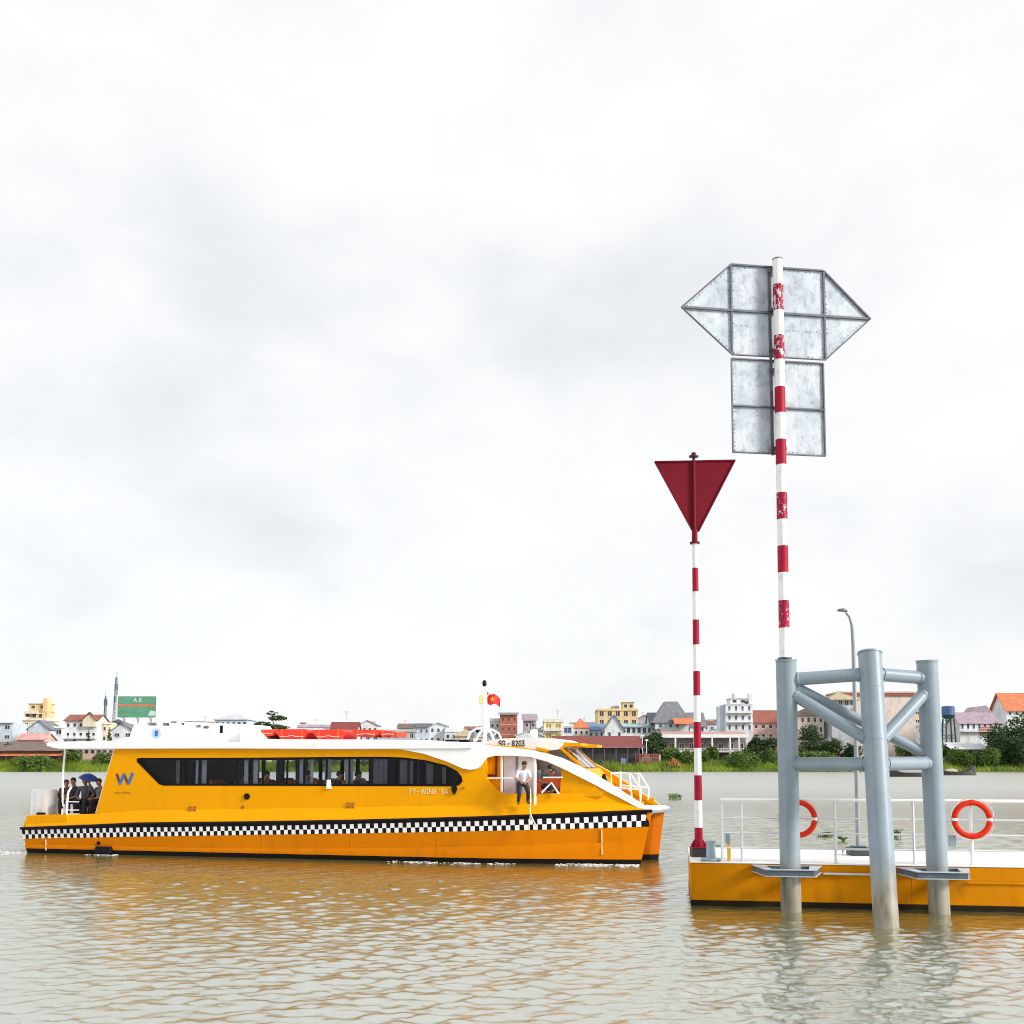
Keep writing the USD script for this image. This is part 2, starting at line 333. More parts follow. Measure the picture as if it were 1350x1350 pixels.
# bollard, cabinets and their posts at the left end
bs = pl(937.5, 1134, 0.25)[0]
b_ = pontoon.part('bollard', lathe([(0.0, DZ + .015), (.20, DZ + .015), (.20, DZ + .05), (.095, DZ + .055), (.09, DZ + .33), (.11, DZ + .36), (.11, DZ + .40), (0, DZ + .41)], 18, (bs, .32, 0)), steel_grey, 40)
pontoon.part('bollard_pin', rod((bs - .05, .32, DZ + .30), (bs + .24, .32, DZ + .30), .022, 8), steel_grey, 40, parent=b_)
pontoon.part('bollard_base', cbox(bs - .2, bs + .2, .12, .52, DZ, DZ + .016, .004), dark_steel, parent=b_)
cs = pl(959.5, 1105, 0.3)[0]
pontoon.part('control_box', cbox(cs - .05, cs + .05, .27, .34, DZ + .35, DZ + .57, .012), steel_grey)
pontoon.part('yellow_post', rod((cs + .02, .3, DZ), (cs + .02, .3, DZ + .35), .04, 10), yellow_paint, 40)
s2 = pl(1254.5, 1106, rt)[0]
pontoon.part('junction_box', cbox(s2 - .07, s2 + .07, rt - .08, rt - .025, DZ + .36, DZ + .56, .012), steel_grey)

# ------------------------------------------------------------------ mooring dolphin: three piles and their braces
pile_mat = usdkit.material(stage, '/World/Looks/pile_paint', {
    'g': ('geometry', {}), 'x': ('separate_xyz', {}), 'n': ('noise_texture', {'scale': 1.6, 'detail': 6.0, 'roughness': 0.65}),
    'mm': ('mapping', {'scale': (5, 5, 0.5)}), 'n3': ('noise_texture', {'scale': 1.0, 'detail': 5.0}),
    'r': ('rgb_ramp', {'ramp': [(0.3, (0.195, 0.245, 0.285)), (0.7, (0.240, 0.292, 0.335))]}),
    'z': ('math', {'math_type': 'multiply_add', 'value2': 0.9, 'value3': -0.45}), 'zz': ('math', {'math_type': 'add'}),
    'mr': ('map_range', {'from_min': 1.35, 'from_max': 0.30, 'to_min': 0.0, 'to_max': 0.88, 'clamp': True, 'range_type': 'smoothstep'}),
    'stain': ('rgb_ramp', {'ramp': [(0.32, (0.10, 0.085, 0.045)), (0.48, (0.24, 0.21, 0.15)), (0.64, (0.33, 0.30, 0.23))]}),
    'mx': ('mix_color', {}), 'p': ('principled_bsdf', {'roughness': 0.42, 'specular_ior_level': 0.35}),
    'rn': ('noise_texture', {'scale': 3.5, 'detail': 8.0, 'roughness': 0.75}), 'rr': ('rgb_ramp', {'ramp': [(0.60, (0, 0, 0)), (0.70, (.7, .7, .7))]}), 'rx': ('mix_color', {'b': (0.16, 0.085, 0.045)})},
    [('mm.vector', 'rn.vector'), ('rn.fac', 'rr.fac'), ('rr.color', 'rx.fac'), ('mx.result', 'rx.a'), ('rx.result', 'p.base_color'), ('g.position', 'x.vector'), ('g.position', 'n.vector'), ('g.position', 'mm.vector'), ('mm.vector', 'n3.vector'), ('n.fac', 'r.fac'), ('n3.fac', 'z.value1'), ('x.z', 'zz.value1'), ('z.value', 'zz.value2'),
     ('zz.value', 'mr.value'), ('n3.fac', 'stain.fac'), ('mr.result', 'mx.fac'), ('r.color', 'mx.a'), ('stain.color', 'mx.b')], surface='p.BSDF')
dol = Thing('mooring_dolphin', 'grey steel mooring dolphin of three round piles joined by tubular braces', 'mooring dolphin', (6.6, 19.2, 0))
def pile_at(P, z): return P['b'] + (P['t'] - P['b']) * (z / P['t'][2])
for P in PILES:
    d = (P['t'] - P['b']) / P['t'][2]
    path = dol.part('pile', tube([P['b'] - d * 2.5, P['b'], P['b'] + (P['t'] - P['b']) * .5, P['t'] - d * .012], P['r'], 32), pile_mat, 40, w=True)
    for f_ in (.30, .66, .86):
        w_ = pile_at(P, P['t'][2] * f_); dol.part('weld_bead', tube([w_ - d * .012, w_, w_ + d * .012], [P['r'] - .002, P['r'] + .006, P['r'] - .002], 32, cap=False), pile_mat, True, parent=path, w=True)
    dol.part('cap_plate', rod(P['t'] - d * .02, P['t'] + d * .012, P['r'] + .012, 32), pile_mat, 40, parent=path, w=True)
L_, C_, R_ = PILES
def brace(a, za, b, zb, r):
    a_, b_ = pile_at(a, za), pile_at(b, zb)
    u = (b_ - a_) / np.linalg.norm(b_ - a_)
    p = dol.part('brace', rod(a_ + u * (a['r'] - .06), b_ - u * (b['r'] - .06), r, 24), pile_mat, 40, w=True)
    for e, s_, pile in ((a_, 1, a), (b_, -1, b)):
        k = e + u * s_ * (pile['r'] + .012)
        dol.part('weld_collar', tube([k, k + u * s_ * .03], [r + .014, r + .004], 24), pile_mat, 40, parent=p, w=True)
def zc(P, px, py): return at(px, py, P['t'][1])[2]
z_top, z_low = zc(L_, 1040, 896), zc(L_, 1045, 1007)
brace(L_, z_top, C_, zc(C_, 1146, 889), 0.125); brace(C_, zc(C_, 1146, 889), R_, zc(R_, 1222, 894), 0.125)
brace(L_, z_low, C_, zc(C_, 1150, 1007), 0.125); brace(C_, zc(C_, 1150, 1007), R_, zc(R_, 1228, 1006), 0.125)
brace(L_, zc(L_, 1040, 910), C_, zc(C_, 1150, 982), 0.115)
brace(R_, zc(R_, 1222, 908), C_, zc(C_, 1150, 985), 0.115)
brace(L_, zc(L_, 1040, 900), R_, zc(R_, 1228, 998), 0.105)

# ------------------------------------------------------------------ tall navigation sign standing on the left pile
mast_white = paint('mast_white', (0.74, 0.74, 0.73), 0.45, 0.05, 3.0, dirt=(0.36, 0.37, 0.37), dirt_amt=0.55, dirt_scale=5.0, streak=2.0, dirt_lo=.55, dirt_hi=.66)
def band_mat(name, red, lo, hi, under=(0.5, 0.47, 0.46)):
    return paint(name, red, 0.5, 0.1, 4.0, spec=.15, dirt=under, dirt_amt=0.9, dirt_scale=11.0, streak=1.5, dirt_lo=lo, dirt_hi=hi)
red_clean = band_mat('red_band_paint', (0.30, 0.008, 0.030), 0.66, 0.70, (0.3, 0.1, 0.1))
red_worn = band_mat('red_band_worn', (0.28, 0.010, 0.04), 0.58, 0.61)
red_peeling = band_mat('red_band_peeling', (0.27, 0.012, 0.04), 0.53, 0.57, (0.62, 0.6, 0.6))
sheet = usdkit.material(stage, '/World/Looks/weathered_sheet', {
    'g': ('geometry', {}), 'm': ('mapping', {'scale': (1.3, 1.3, 0.8)}), 'n1': ('noise_texture', {'scale': 1.5, 'detail': 8.0, 'roughness': 0.72, 'distortion': 0.6}),
    'n2': ('noise_texture', {'scale': 5.0, 'detail': 6.0, 'roughness': 0.7}),
    'r': ('rgb_ramp', {'ramp': [(0.30, (0.22, 0.25, 0.30)), (0.43, (0.37, 0.42, 0.47)), (0.57, (0.46, 0.50, 0.545)), (0.72, (0.55, 0.58, 0.61))]}),
    'r2': ('rgb_ramp', {'ramp': [(0.38, (0.62, 0.64, 0.66)), (0.50, (1, 1, 1))]}),
    'mx': ('mix_color', {'blend_type': 'multiply', 'fac': 0.75}), 'p': ('principled_bsdf', {'roughness': 0.5, 'metallic': 0.0})},
    [('g.position', 'm.vector'), ('m.vector', 'n1.vector'), ('m.vector', 'n2.vector'), ('n1.fac', 'r.fac'), ('n2.fac', 'r2.fac'), ('r.color', 'mx.a'), ('r2.color', 'mx.b'), ('mx.result', 'p.base_color')], surface='p.BSDF')
angle_iron = paint('angle_iron', (0.105, 0.11, 0.135), 0.55, 0.25, 6.0, dirt=(0.05, 0.04, 0.05), dirt_amt=.6)
rivet_mat = paint('rivet_dark', (0.16, 0.165, 0.19), 0.6, 0.2, 8.0)
MB_ = PILES[0]['t'] + (0.0, 0, 0.012)
MB_ = at(1034.5, 868, 19.45); MB_[2] = PILES[0]['t'][2] + 0.012
MT_ = at(1025, 343, 19.45)
nav = Thing('navigation_sign', 'tall red and white banded mast carrying weathered grey arrow shaped signboard seen from behind', 'signpost', MB_)
mr = 0.098
def m_at(py):                                                     # a point on the mast's axis
    lo, hi = 0.0, 1.0
    z = at(1030, py, 19.45)[2]; return MB_ + (MT_ - MB_) * ((z - MB_[2]) / (MT_[2] - MB_[2]))
nav.part('mast', tube([MB_, (MB_ + MT_) / 2, MT_], mr, 24), mast_white, 40, w=True)
nav.part('base_ring', rod(MB_, MB_ + (0, 0, .03), mr + .035, 24), dark_steel, 40, w=True)
nav.part('mast_cap', rod(MT_, MT_ + (0, 0, .02), mr + .006, 24), angle_iron, 40, w=True)
for a, b, m in ((376, 410, red_peeling), (443, 475, red_peeling), (511, 545, red_clean), (580, 613, red_clean), (650, 685, red_worn), (720, 755, red_clean), (792, 828, red_worn)):
    nav.part('red_band', tube([m_at(a), m_at(b)], mr + .003, 24, cap=False), m, 40, w=True)
SA = math.radians(8.0)
SN, SU = np.array([-math.sin(SA), math.cos(SA), 0]), np.array([math.cos(SA), math.sin(SA), 0])
S0 = m_at(420) + SN * (mr + 0.075)
def sp(px, py):
    p = on_plane(px, py, S0, SN) - S0; return (p @ SU, p[2])
def sworld(m):                                                    # from the board's own x, depth, z to the world
    v = np.asarray(m[0]); return v[:, :1] * SU + v[:, 1:2] * SN + np.array([0, 0, 1.0]) * v[:, 2:] + S0, m[1]
E_, A_, B_, D_, G_, H_ = [sp(*p) for p in ((898, 404.5), (963.5, 350), (1086, 357), (1147, 422.5), (1087, 474), (964.5, 469))]
xl, xr, xm = (A_[0] + H_[0]) / 2, (B_[0] + G_[0]) / 2, 0.02
zt, zb, zm = (A_[1] + B_[1]) / 2, (G_[1] + H_[1]) / 2, (E_[1] + D_[1]) / 2
E_, D_ = (E_[0], zm), (D_[0], zm)
g = 0.004
panels = [[E_, (xl - g, zm), (xl - g, zt)], [E_, (xl - g, zb), (xl - g, zm)][::1], [(xl, zm), (xm - g, zm), (xm - g, zt), (xl, zt)], [(xl, zb), (xm - g, zb), (xm - g, zm), (xl, zm)],
          [(xm, zm), (xr - g, zm), (xr - g, zt), (xm, zt)], [(xm, zb), (xr - g, zb), (xr - g, zm), (xm, zm)], [(xr, zm), D_, (xr, zt)], [(xr, zb), D_, (xr, zm)]]
p2 = [sp(*p) for p in ((964, 474), (1086, 479), (1086, 601), (965.5, 597))]
x2l, x2r, z2t, z2b = (p2[0][0] + p2[3][0]) / 2, (p2[1][0] + p2[2][0]) / 2, (p2[0][1] + p2[1][1]) / 2, (p2[2][1] + p2[3][1]) / 2
z2m = z2t + (z2b - z2t) * 0.505
for a, b, c, d in ((x2l, xm - g, z2m, z2t), (xm, x2r, z2m, z2t), (x2l, xm - g, z2b, z2m - g), (xm, x2r, z2b, z2m - g)): panels.append([(a, c), (b, c), (b, d), (a, d)])
for k, P in enumerate(panels):
    nav.part('sheet_panel', sworld(prism(P, 0.0, 0.004 + 0.0015 * (k % 3))), sheet, w=True)
def bar(a, b, wd=0.032, dp=0.04, y=-0.041, name='frame_bar'):
    a, b = np.asarray(a), np.asarray(b); u = (b - a) / np.linalg.norm(b - a); n_ = np.array([-u[1], u[0]]) * wd / 2
    return nav.part(name, sworld(prism([a - n_, b - n_, b + n_, a + n_], y, y + dp)), angle_iron, w=True)
for a, b in ((E_, (xl, zt)), ((xl, zt), (xr, zt)), ((xr, zt), D_)): bar(a, b, .03)
for a, b in ((E_, (xl, zb)), ((xl, zb), (xr, zb)), ((xr, zb), D_)): bar(a, b, .018)
bar((E_[0] + .06, zm), (D_[0] - .06, zm), .042, .039, -.046)
for x in (xl, xr): bar((x, zb + .02), (x, zt - .02), .034, .038, -.0385)
for a, b in (((x2l, z2t), (x2r, z2t)), ((x2l, z2b), (x2r, z2b)), ((x2l, z2t), (x2l, z2b)), ((x2r, z2t), (x2r, z2b))): bar(a, b, .024)
bar((x2l + .02, z2m), (x2r - .02, z2m), .03, .039, -.046)
for z in (zt - .1, zm + .05, zb + .12, z2t - .2, z2b + .1):       # clamps between mast and board
    nav.part('clamp', sworld(prism([(-.16, z - .03), (.16, z - .03), (.16, z + .03), (-.16, z + .03)], -.075, -.046)), angle_iron, w=True)
for sx in (-1, 1): nav.part('backing_channel', sworld(prism([(sx * .115 - .022, z2b - .03), (sx * .115 + .022, z2b - .03), (sx * .115 + .022, zt - .02), (sx * .115 - .022, zt - .02)], -.046 + .0, -.004)), angle_iron, w=True)
rv = []
def rivets(a, b, step=.085, off=0.05):
    a, b = np.asarray(a, float), np.asarray(b, float); L = np.linalg.norm(b - a); u = (b - a) / L; n_ = np.array([-u[1], u[0]]) * off
    for i in range(int(L / step)):
        if R.random() < .3: continue
        p = a + u * (i + .5) * step + n_ + (R.uniform(-.006, .006), R.uniform(-.006, .006))
        s_ = R.uniform(.005, .012); rv.append(prism([(p[0] - s_, p[1] - s_ * .7), (p[0] + s_, p[1] - s_ * .7), (p[0] + s_ * .6, p[1] + s_), (p[0] - s_ * .7, p[1] + s_)], -.009, 0))
for s_ in (1, -1):
    rivets((xl, zb), (xl, zt), off=.05 * s_); rivets((xr, zb), (xr, zt), off=.05 * s_)
rivets((xl, zt), (xr, zt), off=-.05); rivets((xl, zb), (xr, zb), off=.05); rivets(E_, (xl, zb), off=.06); rivets((xr, zb), D_, off=.06); rivets(E_, (xl, zt), off=-.05); rivets((xr, zt), D_, off=-.05)
rivets((xl + .05, zm - .28), (-.2, zm - .33), .10, 0); rivets((.2, zm - .33), (xr - .08, zm - .33), .07, 0); rivets((x2l, z2t), (x2r, z2t), off=-.045); rivets((x2l, z2b), (x2l, z2t), off=-.05)
rivets((x2r, z2b), (x2r, z2t), off=.05); rivets((x2l + .5, z2b + .2), (x2l + .53, z2t - .1), .1, 0); rivets((x2l, z2b), (x2r, z2b), off=.05); rivets((E_[0] + .3, zm), (xl, zm), off=-.05)
nav.part('rivets', sworld(cat(*rv)), rivet_mat, w=True, kind='stuff')

# ------------------------------------------------------------------ red triangle beacon at the pontoon's left end
tri_red = paint('beacon_red', (0.150, 0.006, 0.016), 0.55, 0.10, 1.5, dirt=(0.14, 0.01, 0.03), dirt_amt=.5, dirt_scale=1.5, streak=2.0, spec=.12)
BY = 21.8
BB = at(921.5, 1128, BY); BB[2] = DZ
BT = at(914.5, 600, BY)
beacon = Thing('channel_beacon', 'slim red and white banded pole topped by a dark red inverted triangle', 'beacon', BB)
def b_at(py): z = at(918, py, BY)[2]; return BB + (BT - BB) * ((z - BB[2]) / (BT[2] - BB[2]))
def brad(py): return (7.4 + 2.9 * (py - 716) / 400) * BY / F_PX / 2
kb = [1117, 1000, 850, 716]
beacon.part('pole', tube([b_at(p) for p in kb], [brad(p) for p in kb], 20), mast_white, 40, w=True)
for a, b in ((749, 780), (817, 850), (885, 917), (952, 986), (1022, 1055), (1091, 1117)):
    beacon.part('red_band', tube([b_at(a), b_at(b)], [brad(a) + .003, brad(b) + .003], 20, cap=False), red_clean, 40, w=True)
beacon.part('foot_block', cbox(BB[0] - .17, BB[0] + .17, BY - .17, BY + .17, DZ, b_at(1117)[2] - .005, .012), paint('foot_black', (0.02, 0.018, 0.022), .5, .2), w=True)
fz = b_at(1117)[2]
for sx, sy in ((-1, 0), (1, 0), (0, -1), (0, 1)):
    P = [(.05, 0), (.16, 0), (.16, .05), (.055, .21)]
    m = prism(P, -.012, .012); beacon.part('gusset', xf(m, rz=math.atan2(sy, sx), t=(BB[0], BB[1], fz + .012)), red_clean, w=True)
beacon.part('foot_plate', cbox(BB[0] - .17, BB[0] + .17, BY - .17, BY + .17, fz - .005, fz + .012, .004), red_clean, w=True)
beacon.part('pole_flange', rod(b_at(717), b_at(714.5), .105, 20), tri_red, 40, w=True)
beacon.part('neck', rod(b_at(714.5), b_at(698), .062, 16), tri_red, 40, w=True)
T0 = b_at(650) + (0, .03, 0)
tp = [on_plane(x, y, T0, (0, 1, 0)) for x, y in ((863, 609), (969, 607), (920.8, 701), (913.2, 701))]
tp = [(p[0], p[2]) for p in tp]
beacon.part('triangle_board', prism([tp[0], tp[1], tp[2], tp[3]][::-1], T0[1], T0[1] + .012), tri_red, w=True)
def tbar(a, b, name='edge_angle'):
    a, b = np.asarray(a), np.asarray(b); u = (b - a) / np.linalg.norm(b - a); n_ = np.array([-u[1], u[0]]) * .014
    beacon.part(name, prism([a - n_, b - n_, b + n_, a + n_], T0[1] - .026, T0[1] - .003), tri_red, w=True)
tbar(tp[0], tp[1]); tbar(tp[1], tp[2]); tbar(tp[3], tp[0])
beacon.part('back_stay', rod(b_at(698), b_at(603), .032, 12), tri_red, 40, w=True)
beacon.part('lamp_flange', rod(b_at(602.5), b_at(601), .105, 16), paint('foot_black', (0, 0, 0)), 40, w=True)
beacon.part('lantern', lathe([(0, 0), (.05, 0), (.055, .03), (.045, .07), (0, .085)], 12, b_at(601)), tri_red, 40, w=True)

# ------------------------------------------------------------------ lamp post on the pontoon
LB = pl(1131.5, 1128, 2.05)
lampb = P0 + PU * LB[0] + PV * 2.05; LYY = lampb[1]; lampb = np.array([lampb[0], lampb[1], DZ])
lamp = Thing('lamp_post', 'slim grey street lamp with short curved arm standing on the pontoon', 'street lamp', lampb)
lp = [at(1131.5, 1118, LYY), at(1127.8, 950, LYY), at(1124.8, 850, LYY), at(1123.3, 825, LYY), at(1120, 813, LYY), at(1115, 807.5, LYY)]
lamp.part('pole', tube([np.array([lp[0][0], LYY, DZ + .15])] + lp[1:], [.05, .045, .04, .034, .03, .026], 14), paint('lamp_grey', (0.24, 0.26, 0.28), .4, .08), 40, w=True)
lh = at(1111, 805, LYY)
lamp.part('lamp_head', hull([lh + np.array([dx, dy, dz]) for dx, dy, dz in ((.1, -.03, 0), (.1, .03, 0), (.1, 0, -.04), (-.1, -.07, .03), (-.1, .07, .03), (-.1, -.06, -.01), (-.1, .06, -.01), (0, -.06, .045), (0, .06, .045), (0, -.06, -.02), (0, .06, -.02))]), dark_steel, w=True)
lamp.part('base_box', cbox(lampb[0] - .2, lampb[0] + .24, LYY - .2, LYY + .2, DZ, DZ + .17, .02), paint('base_dark', (.03, .045, .05), .5), w=True)
lamp.part('base_lid', cbox(lampb[0] - .13, lampb[0] + .14, LYY - .13, LYY + .13, DZ + .17, DZ + .2, .01), dark_steel, w=True)
lamp.part('cable_loop', tube([(lampb[0] - .21, LYY - .1, DZ + .14), (lampb[0] - .33, LYY - .1, DZ + .15), (lampb[0] - .36, LYY - .1, DZ + .1), (lampb[0] - .36, LYY - .1, DZ)], .015, 6), black_rubber, 40, w=True)

# ------------------------------------------------------------------ lifebuoys on the railing
buoy_red = paint('buoy_red', (0.62, 0.025, 0.006), 0.6, .1, 6.0, spec=.15)
buoy_white = paint('buoy_white', (0.78, 0.77, 0.74), 0.5, .05, 6.0)
rope_mat = paint('rope_pale', (0.62, 0.57, 0.46), 0.8, .15, 40.0)
def lifebuoy(px, py, label):
    c = pl(px, py, rt); c = P0 + PU * c[0] + PV * (rt - .10) + np.array([0, 0, c[2]])
    t = Thing('lifebuoy', label, 'lifebuoy', c, PA)
    a = np.linspace(0, 2 * math.pi, 49)[:-1]
    ring = lambda a, R_, r: tube(np.stack([R_ * np.cos(a), 0 * a, R_ * np.sin(a)], 1), r, 14, closed=len(a) == 48, cap=False)
    m = ring(a, .322, .055); t.part('ring', (m[0] * (1, .8, 1), m[1]), buoy_red, True)
    for k in range(4):
        aa = np.linspace(-.085, .085, 5) + k * math.pi / 2
        m = ring(aa, .322, .059); t.part('white_band', (m[0] * (1, .8, 1), m[1]), buoy_white if k % 2 == 0 else buoy_red, 40)
    for k in range(4):
        aa = np.linspace(0, math.pi / 2, 9) + k * math.pi / 2
        pts = [((.385 + .03 * math.sin(2 * (x - k * math.pi / 2))) * math.cos(x), -.02, (.385 + .03 * math.sin(2 * (x - k * math.pi / 2))) * math.sin(x)) for x in aa]
        t.part('grab_line', tube(pts, .009, 6), rope_mat, True)
    t.part('hook', cbox(-.02, .02, .055, .09, .29, .36, .005), rail_grey)
lifebuoy(1279.5, 1080, 'orange red lifebuoy hung on the railing at the white post right of the piles')
lifebuoy(1051, 1079, 'orange red lifebuoy half hidden behind the left grey pile')
# ------------------------------------------------------------------ the ferry: own axes s (towards the bow), t (away from the camera's side), z
BA = math.radians(-13.1)
BP = np.array([-15.4, 32.37, 0.0])
BU, BV = np.array([math.cos(BA), math.sin(BA), 0]), np.array([-math.sin(BA), math.cos(BA), 0])
BEAM = 4.7
def bl(px, py, t=0.0):
    p = on_plane(px, py, BP + BV * t, BV) - BP
    return p @ BU, p[2]
def bw(s, t, z): return BP + BU * s + BV * t + np.array([0, 0, z])
def line(pts, t=0.0):
    a = np.array([bl(x, y, t) for x, y in pts]); o = np.argsort(a[:, 0]); a = a[o]
    return lambda s: np.interp(s, a[:, 0], a[:, 1])
boat_yellow = paint('ferry_yellow', (0.76, 0.322, 0.0006), 0.36, 0.03, 0.5, dirt=(0.55, 0.22, 0.01), dirt_amt=0.32, dirt_scale=2.0, streak=3.0, spec=.07)
hull_orange = paint('ferry_hull_orange', (0.60, 0.176, 0.0002), 0.36, 0.05, 0.6, dirt=(0.40, 0.13, 0.005), dirt_amt=0.5, dirt_scale=2.0, streak=3.0, spec=.07)
boat_white = paint('ferry_white', (0.84, 0.84, 0.84), 0.32, 0.02, 1.0, dirt=(0.6, 0.6, 0.58), dirt_amt=0.25, dirt_scale=2.0)
boat_black = paint('ferry_black', (0.009, 0.006, 0.009), 0.45, 0.2, 2.0, spec=.15)
antifoul = paint('bottom_black', (0.010, 0.007, 0.006), 0.6, 0.2, 2.0, spec=.1)
frame_black = paint('window_frame_black', (0.007, 0.005, 0.007), 0.4, 0.2, 2.0, spec=.12)
inside_mat = paint('cabin_lining', (0.10, 0.10, 0.115), 0.6, 0.05, 1.0)
bulk_dark = paint('bulkhead_dark', (0.03, 0.028, 0.035), 0.6, 0.1, 1.0)
glass = tinted('ferry_glass', (0.93, 0.94, 0.96), ior=1.2)
screen_glass = tinted('windscreen_glass', (.55, .57, .6), ior=2.3)
seat_mat = paint('seat_brown_orange', (0.30, 0.09, 0.02), 0.6, 0.15, 3.0)
curtain_mat = paint('curtain_grey', (0.30, 0.31, 0.37), 0.8, 0.15, 2.0)
red_frame = paint('door_frame_maroon', (0.13, 0.012, 0.02), 0.4)
orange_red = paint('lifejacket_orange', (0.80, 0.10, 0.01), 0.6, .12, 4.0)
boat_blue = paint('logo_blue', (0.03, 0.13, 0.42), 0.4)
boat_grey = paint('fitting_grey', (0.22, 0.23, 0.25), 0.5, .1)
ferry = Thing('passenger_ferry', 'yellow and white twin hulled passenger ferry with checkered stripe and dark windows', 'ferry', BP, BA)
HW = 0.74
zgun = line([(22, 1091.5), (126, 1087.5), (180, 1085), (330, 1083.5), (460, 1081.5), (560, 1079), (650, 1076.5), (760, 1072.5), (860, 1069.5)])
S_BOW = bl(860, 1069.5, HW)[0]
S_END = lambda z: S_BOW - 0.34 * np.clip((zgun(S_BOW) - z) / 1.5, 0, 1.4)
S_ST = lambda z: 0.0 + 0.16 * np.clip((0.85 - z) / 0.85, 0, 1.3)
def halfw(u): return HW * (1 - max(0.0, (u - 0.66) / 0.34) ** 2.3) + 0.0
def hull_ring(u):
    """(t from the hull's middle, z) of the outer side from gunwale to keel."""
    s0 = u * S_BOW; zg = float(zgun(s0)); w = max(halfw(u), 0.012)
    zch = 0.25 + 0.40 * max(0, (u - 0.3) / 0.7) ** 1.6
    fl = min(1.0, w / 0.3)
    return [(w, zg), (w - .012 * fl, zg - .07), (w - .05 * fl, zg - .42 * (zg - zch)), (w - .10 * fl, zch + .03), (w - .115 * fl, zch + .012), (w - .055 * fl, zch - .01), (w - .085 * fl, .14), (w - .15 * fl, -.02), (w * .5, -.4), (0.0, -.55)]
US = np.concatenate([np.linspace(0, .6, 24), np.linspace(.62, 1, 40)])
def hull_side(tc, sg):
    rows = []
    for u in US:
        row = []
        for t, z in hull_ring(u):
            s = S_ST(z) + u * (S_END(z) - S_ST(z)); row.append((s, tc + sg * t, z))
        rows.append(row)
    return np.array(rows)
def split_z(v, f, z):
    m_ = v[f].mean(1); c = m_[:, 2] < z + .07 * np.clip((m_[:, 0] - 15.0) / 4.4, 0, 1)
    def sub(m): idx, inv = np.unique(f[m], return_inverse=True); return v[idx], inv.reshape(-1, 3)
    return sub(~c), sub(c)
for tc in (HW, BEAM - HW):
    a, b = hull_side(tc, -1), hull_side(tc, 1)
    ring = np.concatenate([a, b[:, ::-1][:, 1:]], 1)
    m = fixn(loft(ring, closed=True, cap=True))
    hi, lo = split_z(m[0], m[1], 0.115)
    h_ = ferry.part('hull', hi, hull_orange, 35)
    ferry.part('hull_bottom', lo, antifoul, 35, parent=h_)
seam_m = paint('plate_seam', (.55, .165, .001), .5, .1, 2.0, spec=.07)
def outer_t(s, z, tc=HW, sg=-1):
    """How far out the near hull's side lies at (s, z)."""
    u = np.clip((s - S_ST(z)) / (S_END(z) - S_ST(z)), 0, 1); r = np.array(hull_ring(float(u)))
    return tc + sg * np.interp(-z, -r[:, 1], r[:, 0])
def skin(ss, ztop, zbot, off, n=1):
    """A thin sheet laid on the near hull between two lines."""
    rings = []
    for s in ss:
        zt_, zb_ = ztop(s), zbot(s)
        rings.append([(s, outer_t(s, z) - off, z) for z in np.linspace(zt_, zb_, n + 1)])
    return loft(rings, closed=False, cap=False)
# rubbing strake, black band and checkers
ss = np.linspace(0.0, S_BOW, 90)
rail_path = [(s, outer_t(s, zgun(s)) - .012, zgun(s) - .02) for s in ss]
ferry.part('rub_rail', tube(rail_path, .042, 8), boat_black, 40)
far_rail = [(s, BEAM - outer_t(s, zgun(s)) + .012, zgun(s) - .02) for s in ss]
ferry.part('rub_rail', tube(far_rail, .042, 8), boat_black, 40)
zA = line([(25, 1094.6), (160, 1091.2), (320, 1089.5), (460, 1086.5), (650, 1082), (760, 1078.5), (856, 1075.5)])
zB = line([(25, 1106.0), (160, 1103.5), (320, 1101), (460, 1099), (650, 1095.6), (760, 1093.7), (856, 1092.0)])
s_band0, s_band1 = .03, bl(855, 1083, HW * .8)[0]
ss = np.linspace(s_band0, s_band1, 110)
ferry.part('black_band', skin(ss, lambda s: zgun(s) - .03, zB, .004, 3), boat_black)
ck = []; edges = [s_band0]
while edges[-1] < s_band1 - .13: edges.append(edges[-1] + .113 + .017 * edges[-1] / 19)
for i, (a, b) in enumerate(zip(edges, edges[1:])):
    zm_ = lambda s: (zA(s) + zB(s)) / 2
    ck.append(skin([a, b], zA if i % 2 else zm_, zm_ if i % 2 else zB, .007, 2))
ferry.part('white_checkers', cat(*ck), boat_white, kind='stuff')
def inb(s):
    return .85 * max(0.0, float(outer_t(min(s, S_BOW - .01), float(zgun(min(s, S_BOW)))))) if s > S_BOW * .66 else 0.0
def polyb(pts):                                                   # traced on the side's own bowed surface
    out = []
    for x, y in pts:
        t = CT
        for _ in range(8): s, z = bl(x, y, t); t = CT + inb(s)
        out.append((s, z))
    return out
# shoulder that slopes from the rail up to the cabin side
CT = 0.20                                                         # how far the cabin side stands in from the rail
zcr = line([(40, 1074.5), (126, 1073), (180, 1068.5), (320, 1066.5), (460, 1064.5), (560, 1062.5), (650, 1060.5), (760, 1058.5), (850, 1058)], CT)
s_sh0, s_sh1 = bl(36, 1076, .1)[0], bl(846, 1066, CT)[0]
for sg in (0, 1):
    rg = []
    for s in np.linspace(s_sh0, s_sh1, 80):
        o = outer_t(s, zgun(s)) + .0; i_ = CT + inb(s)
        zc_ = max(zcr(s), zgun(s) + .02)
        pts = [(o, zgun(s)), (o + .015, zgun(s) + .02), (i_ - .01, zc_ - .02), (i_, zc_), (i_ + .06, zc_), (i_ + .06, zgun(s) - .03)]
        rg.append([(s, BEAM - t if sg else t, z) for t, z in pts])
    ferry.part('shoulder', fixn(loft(rg)), boat_yellow, 30)
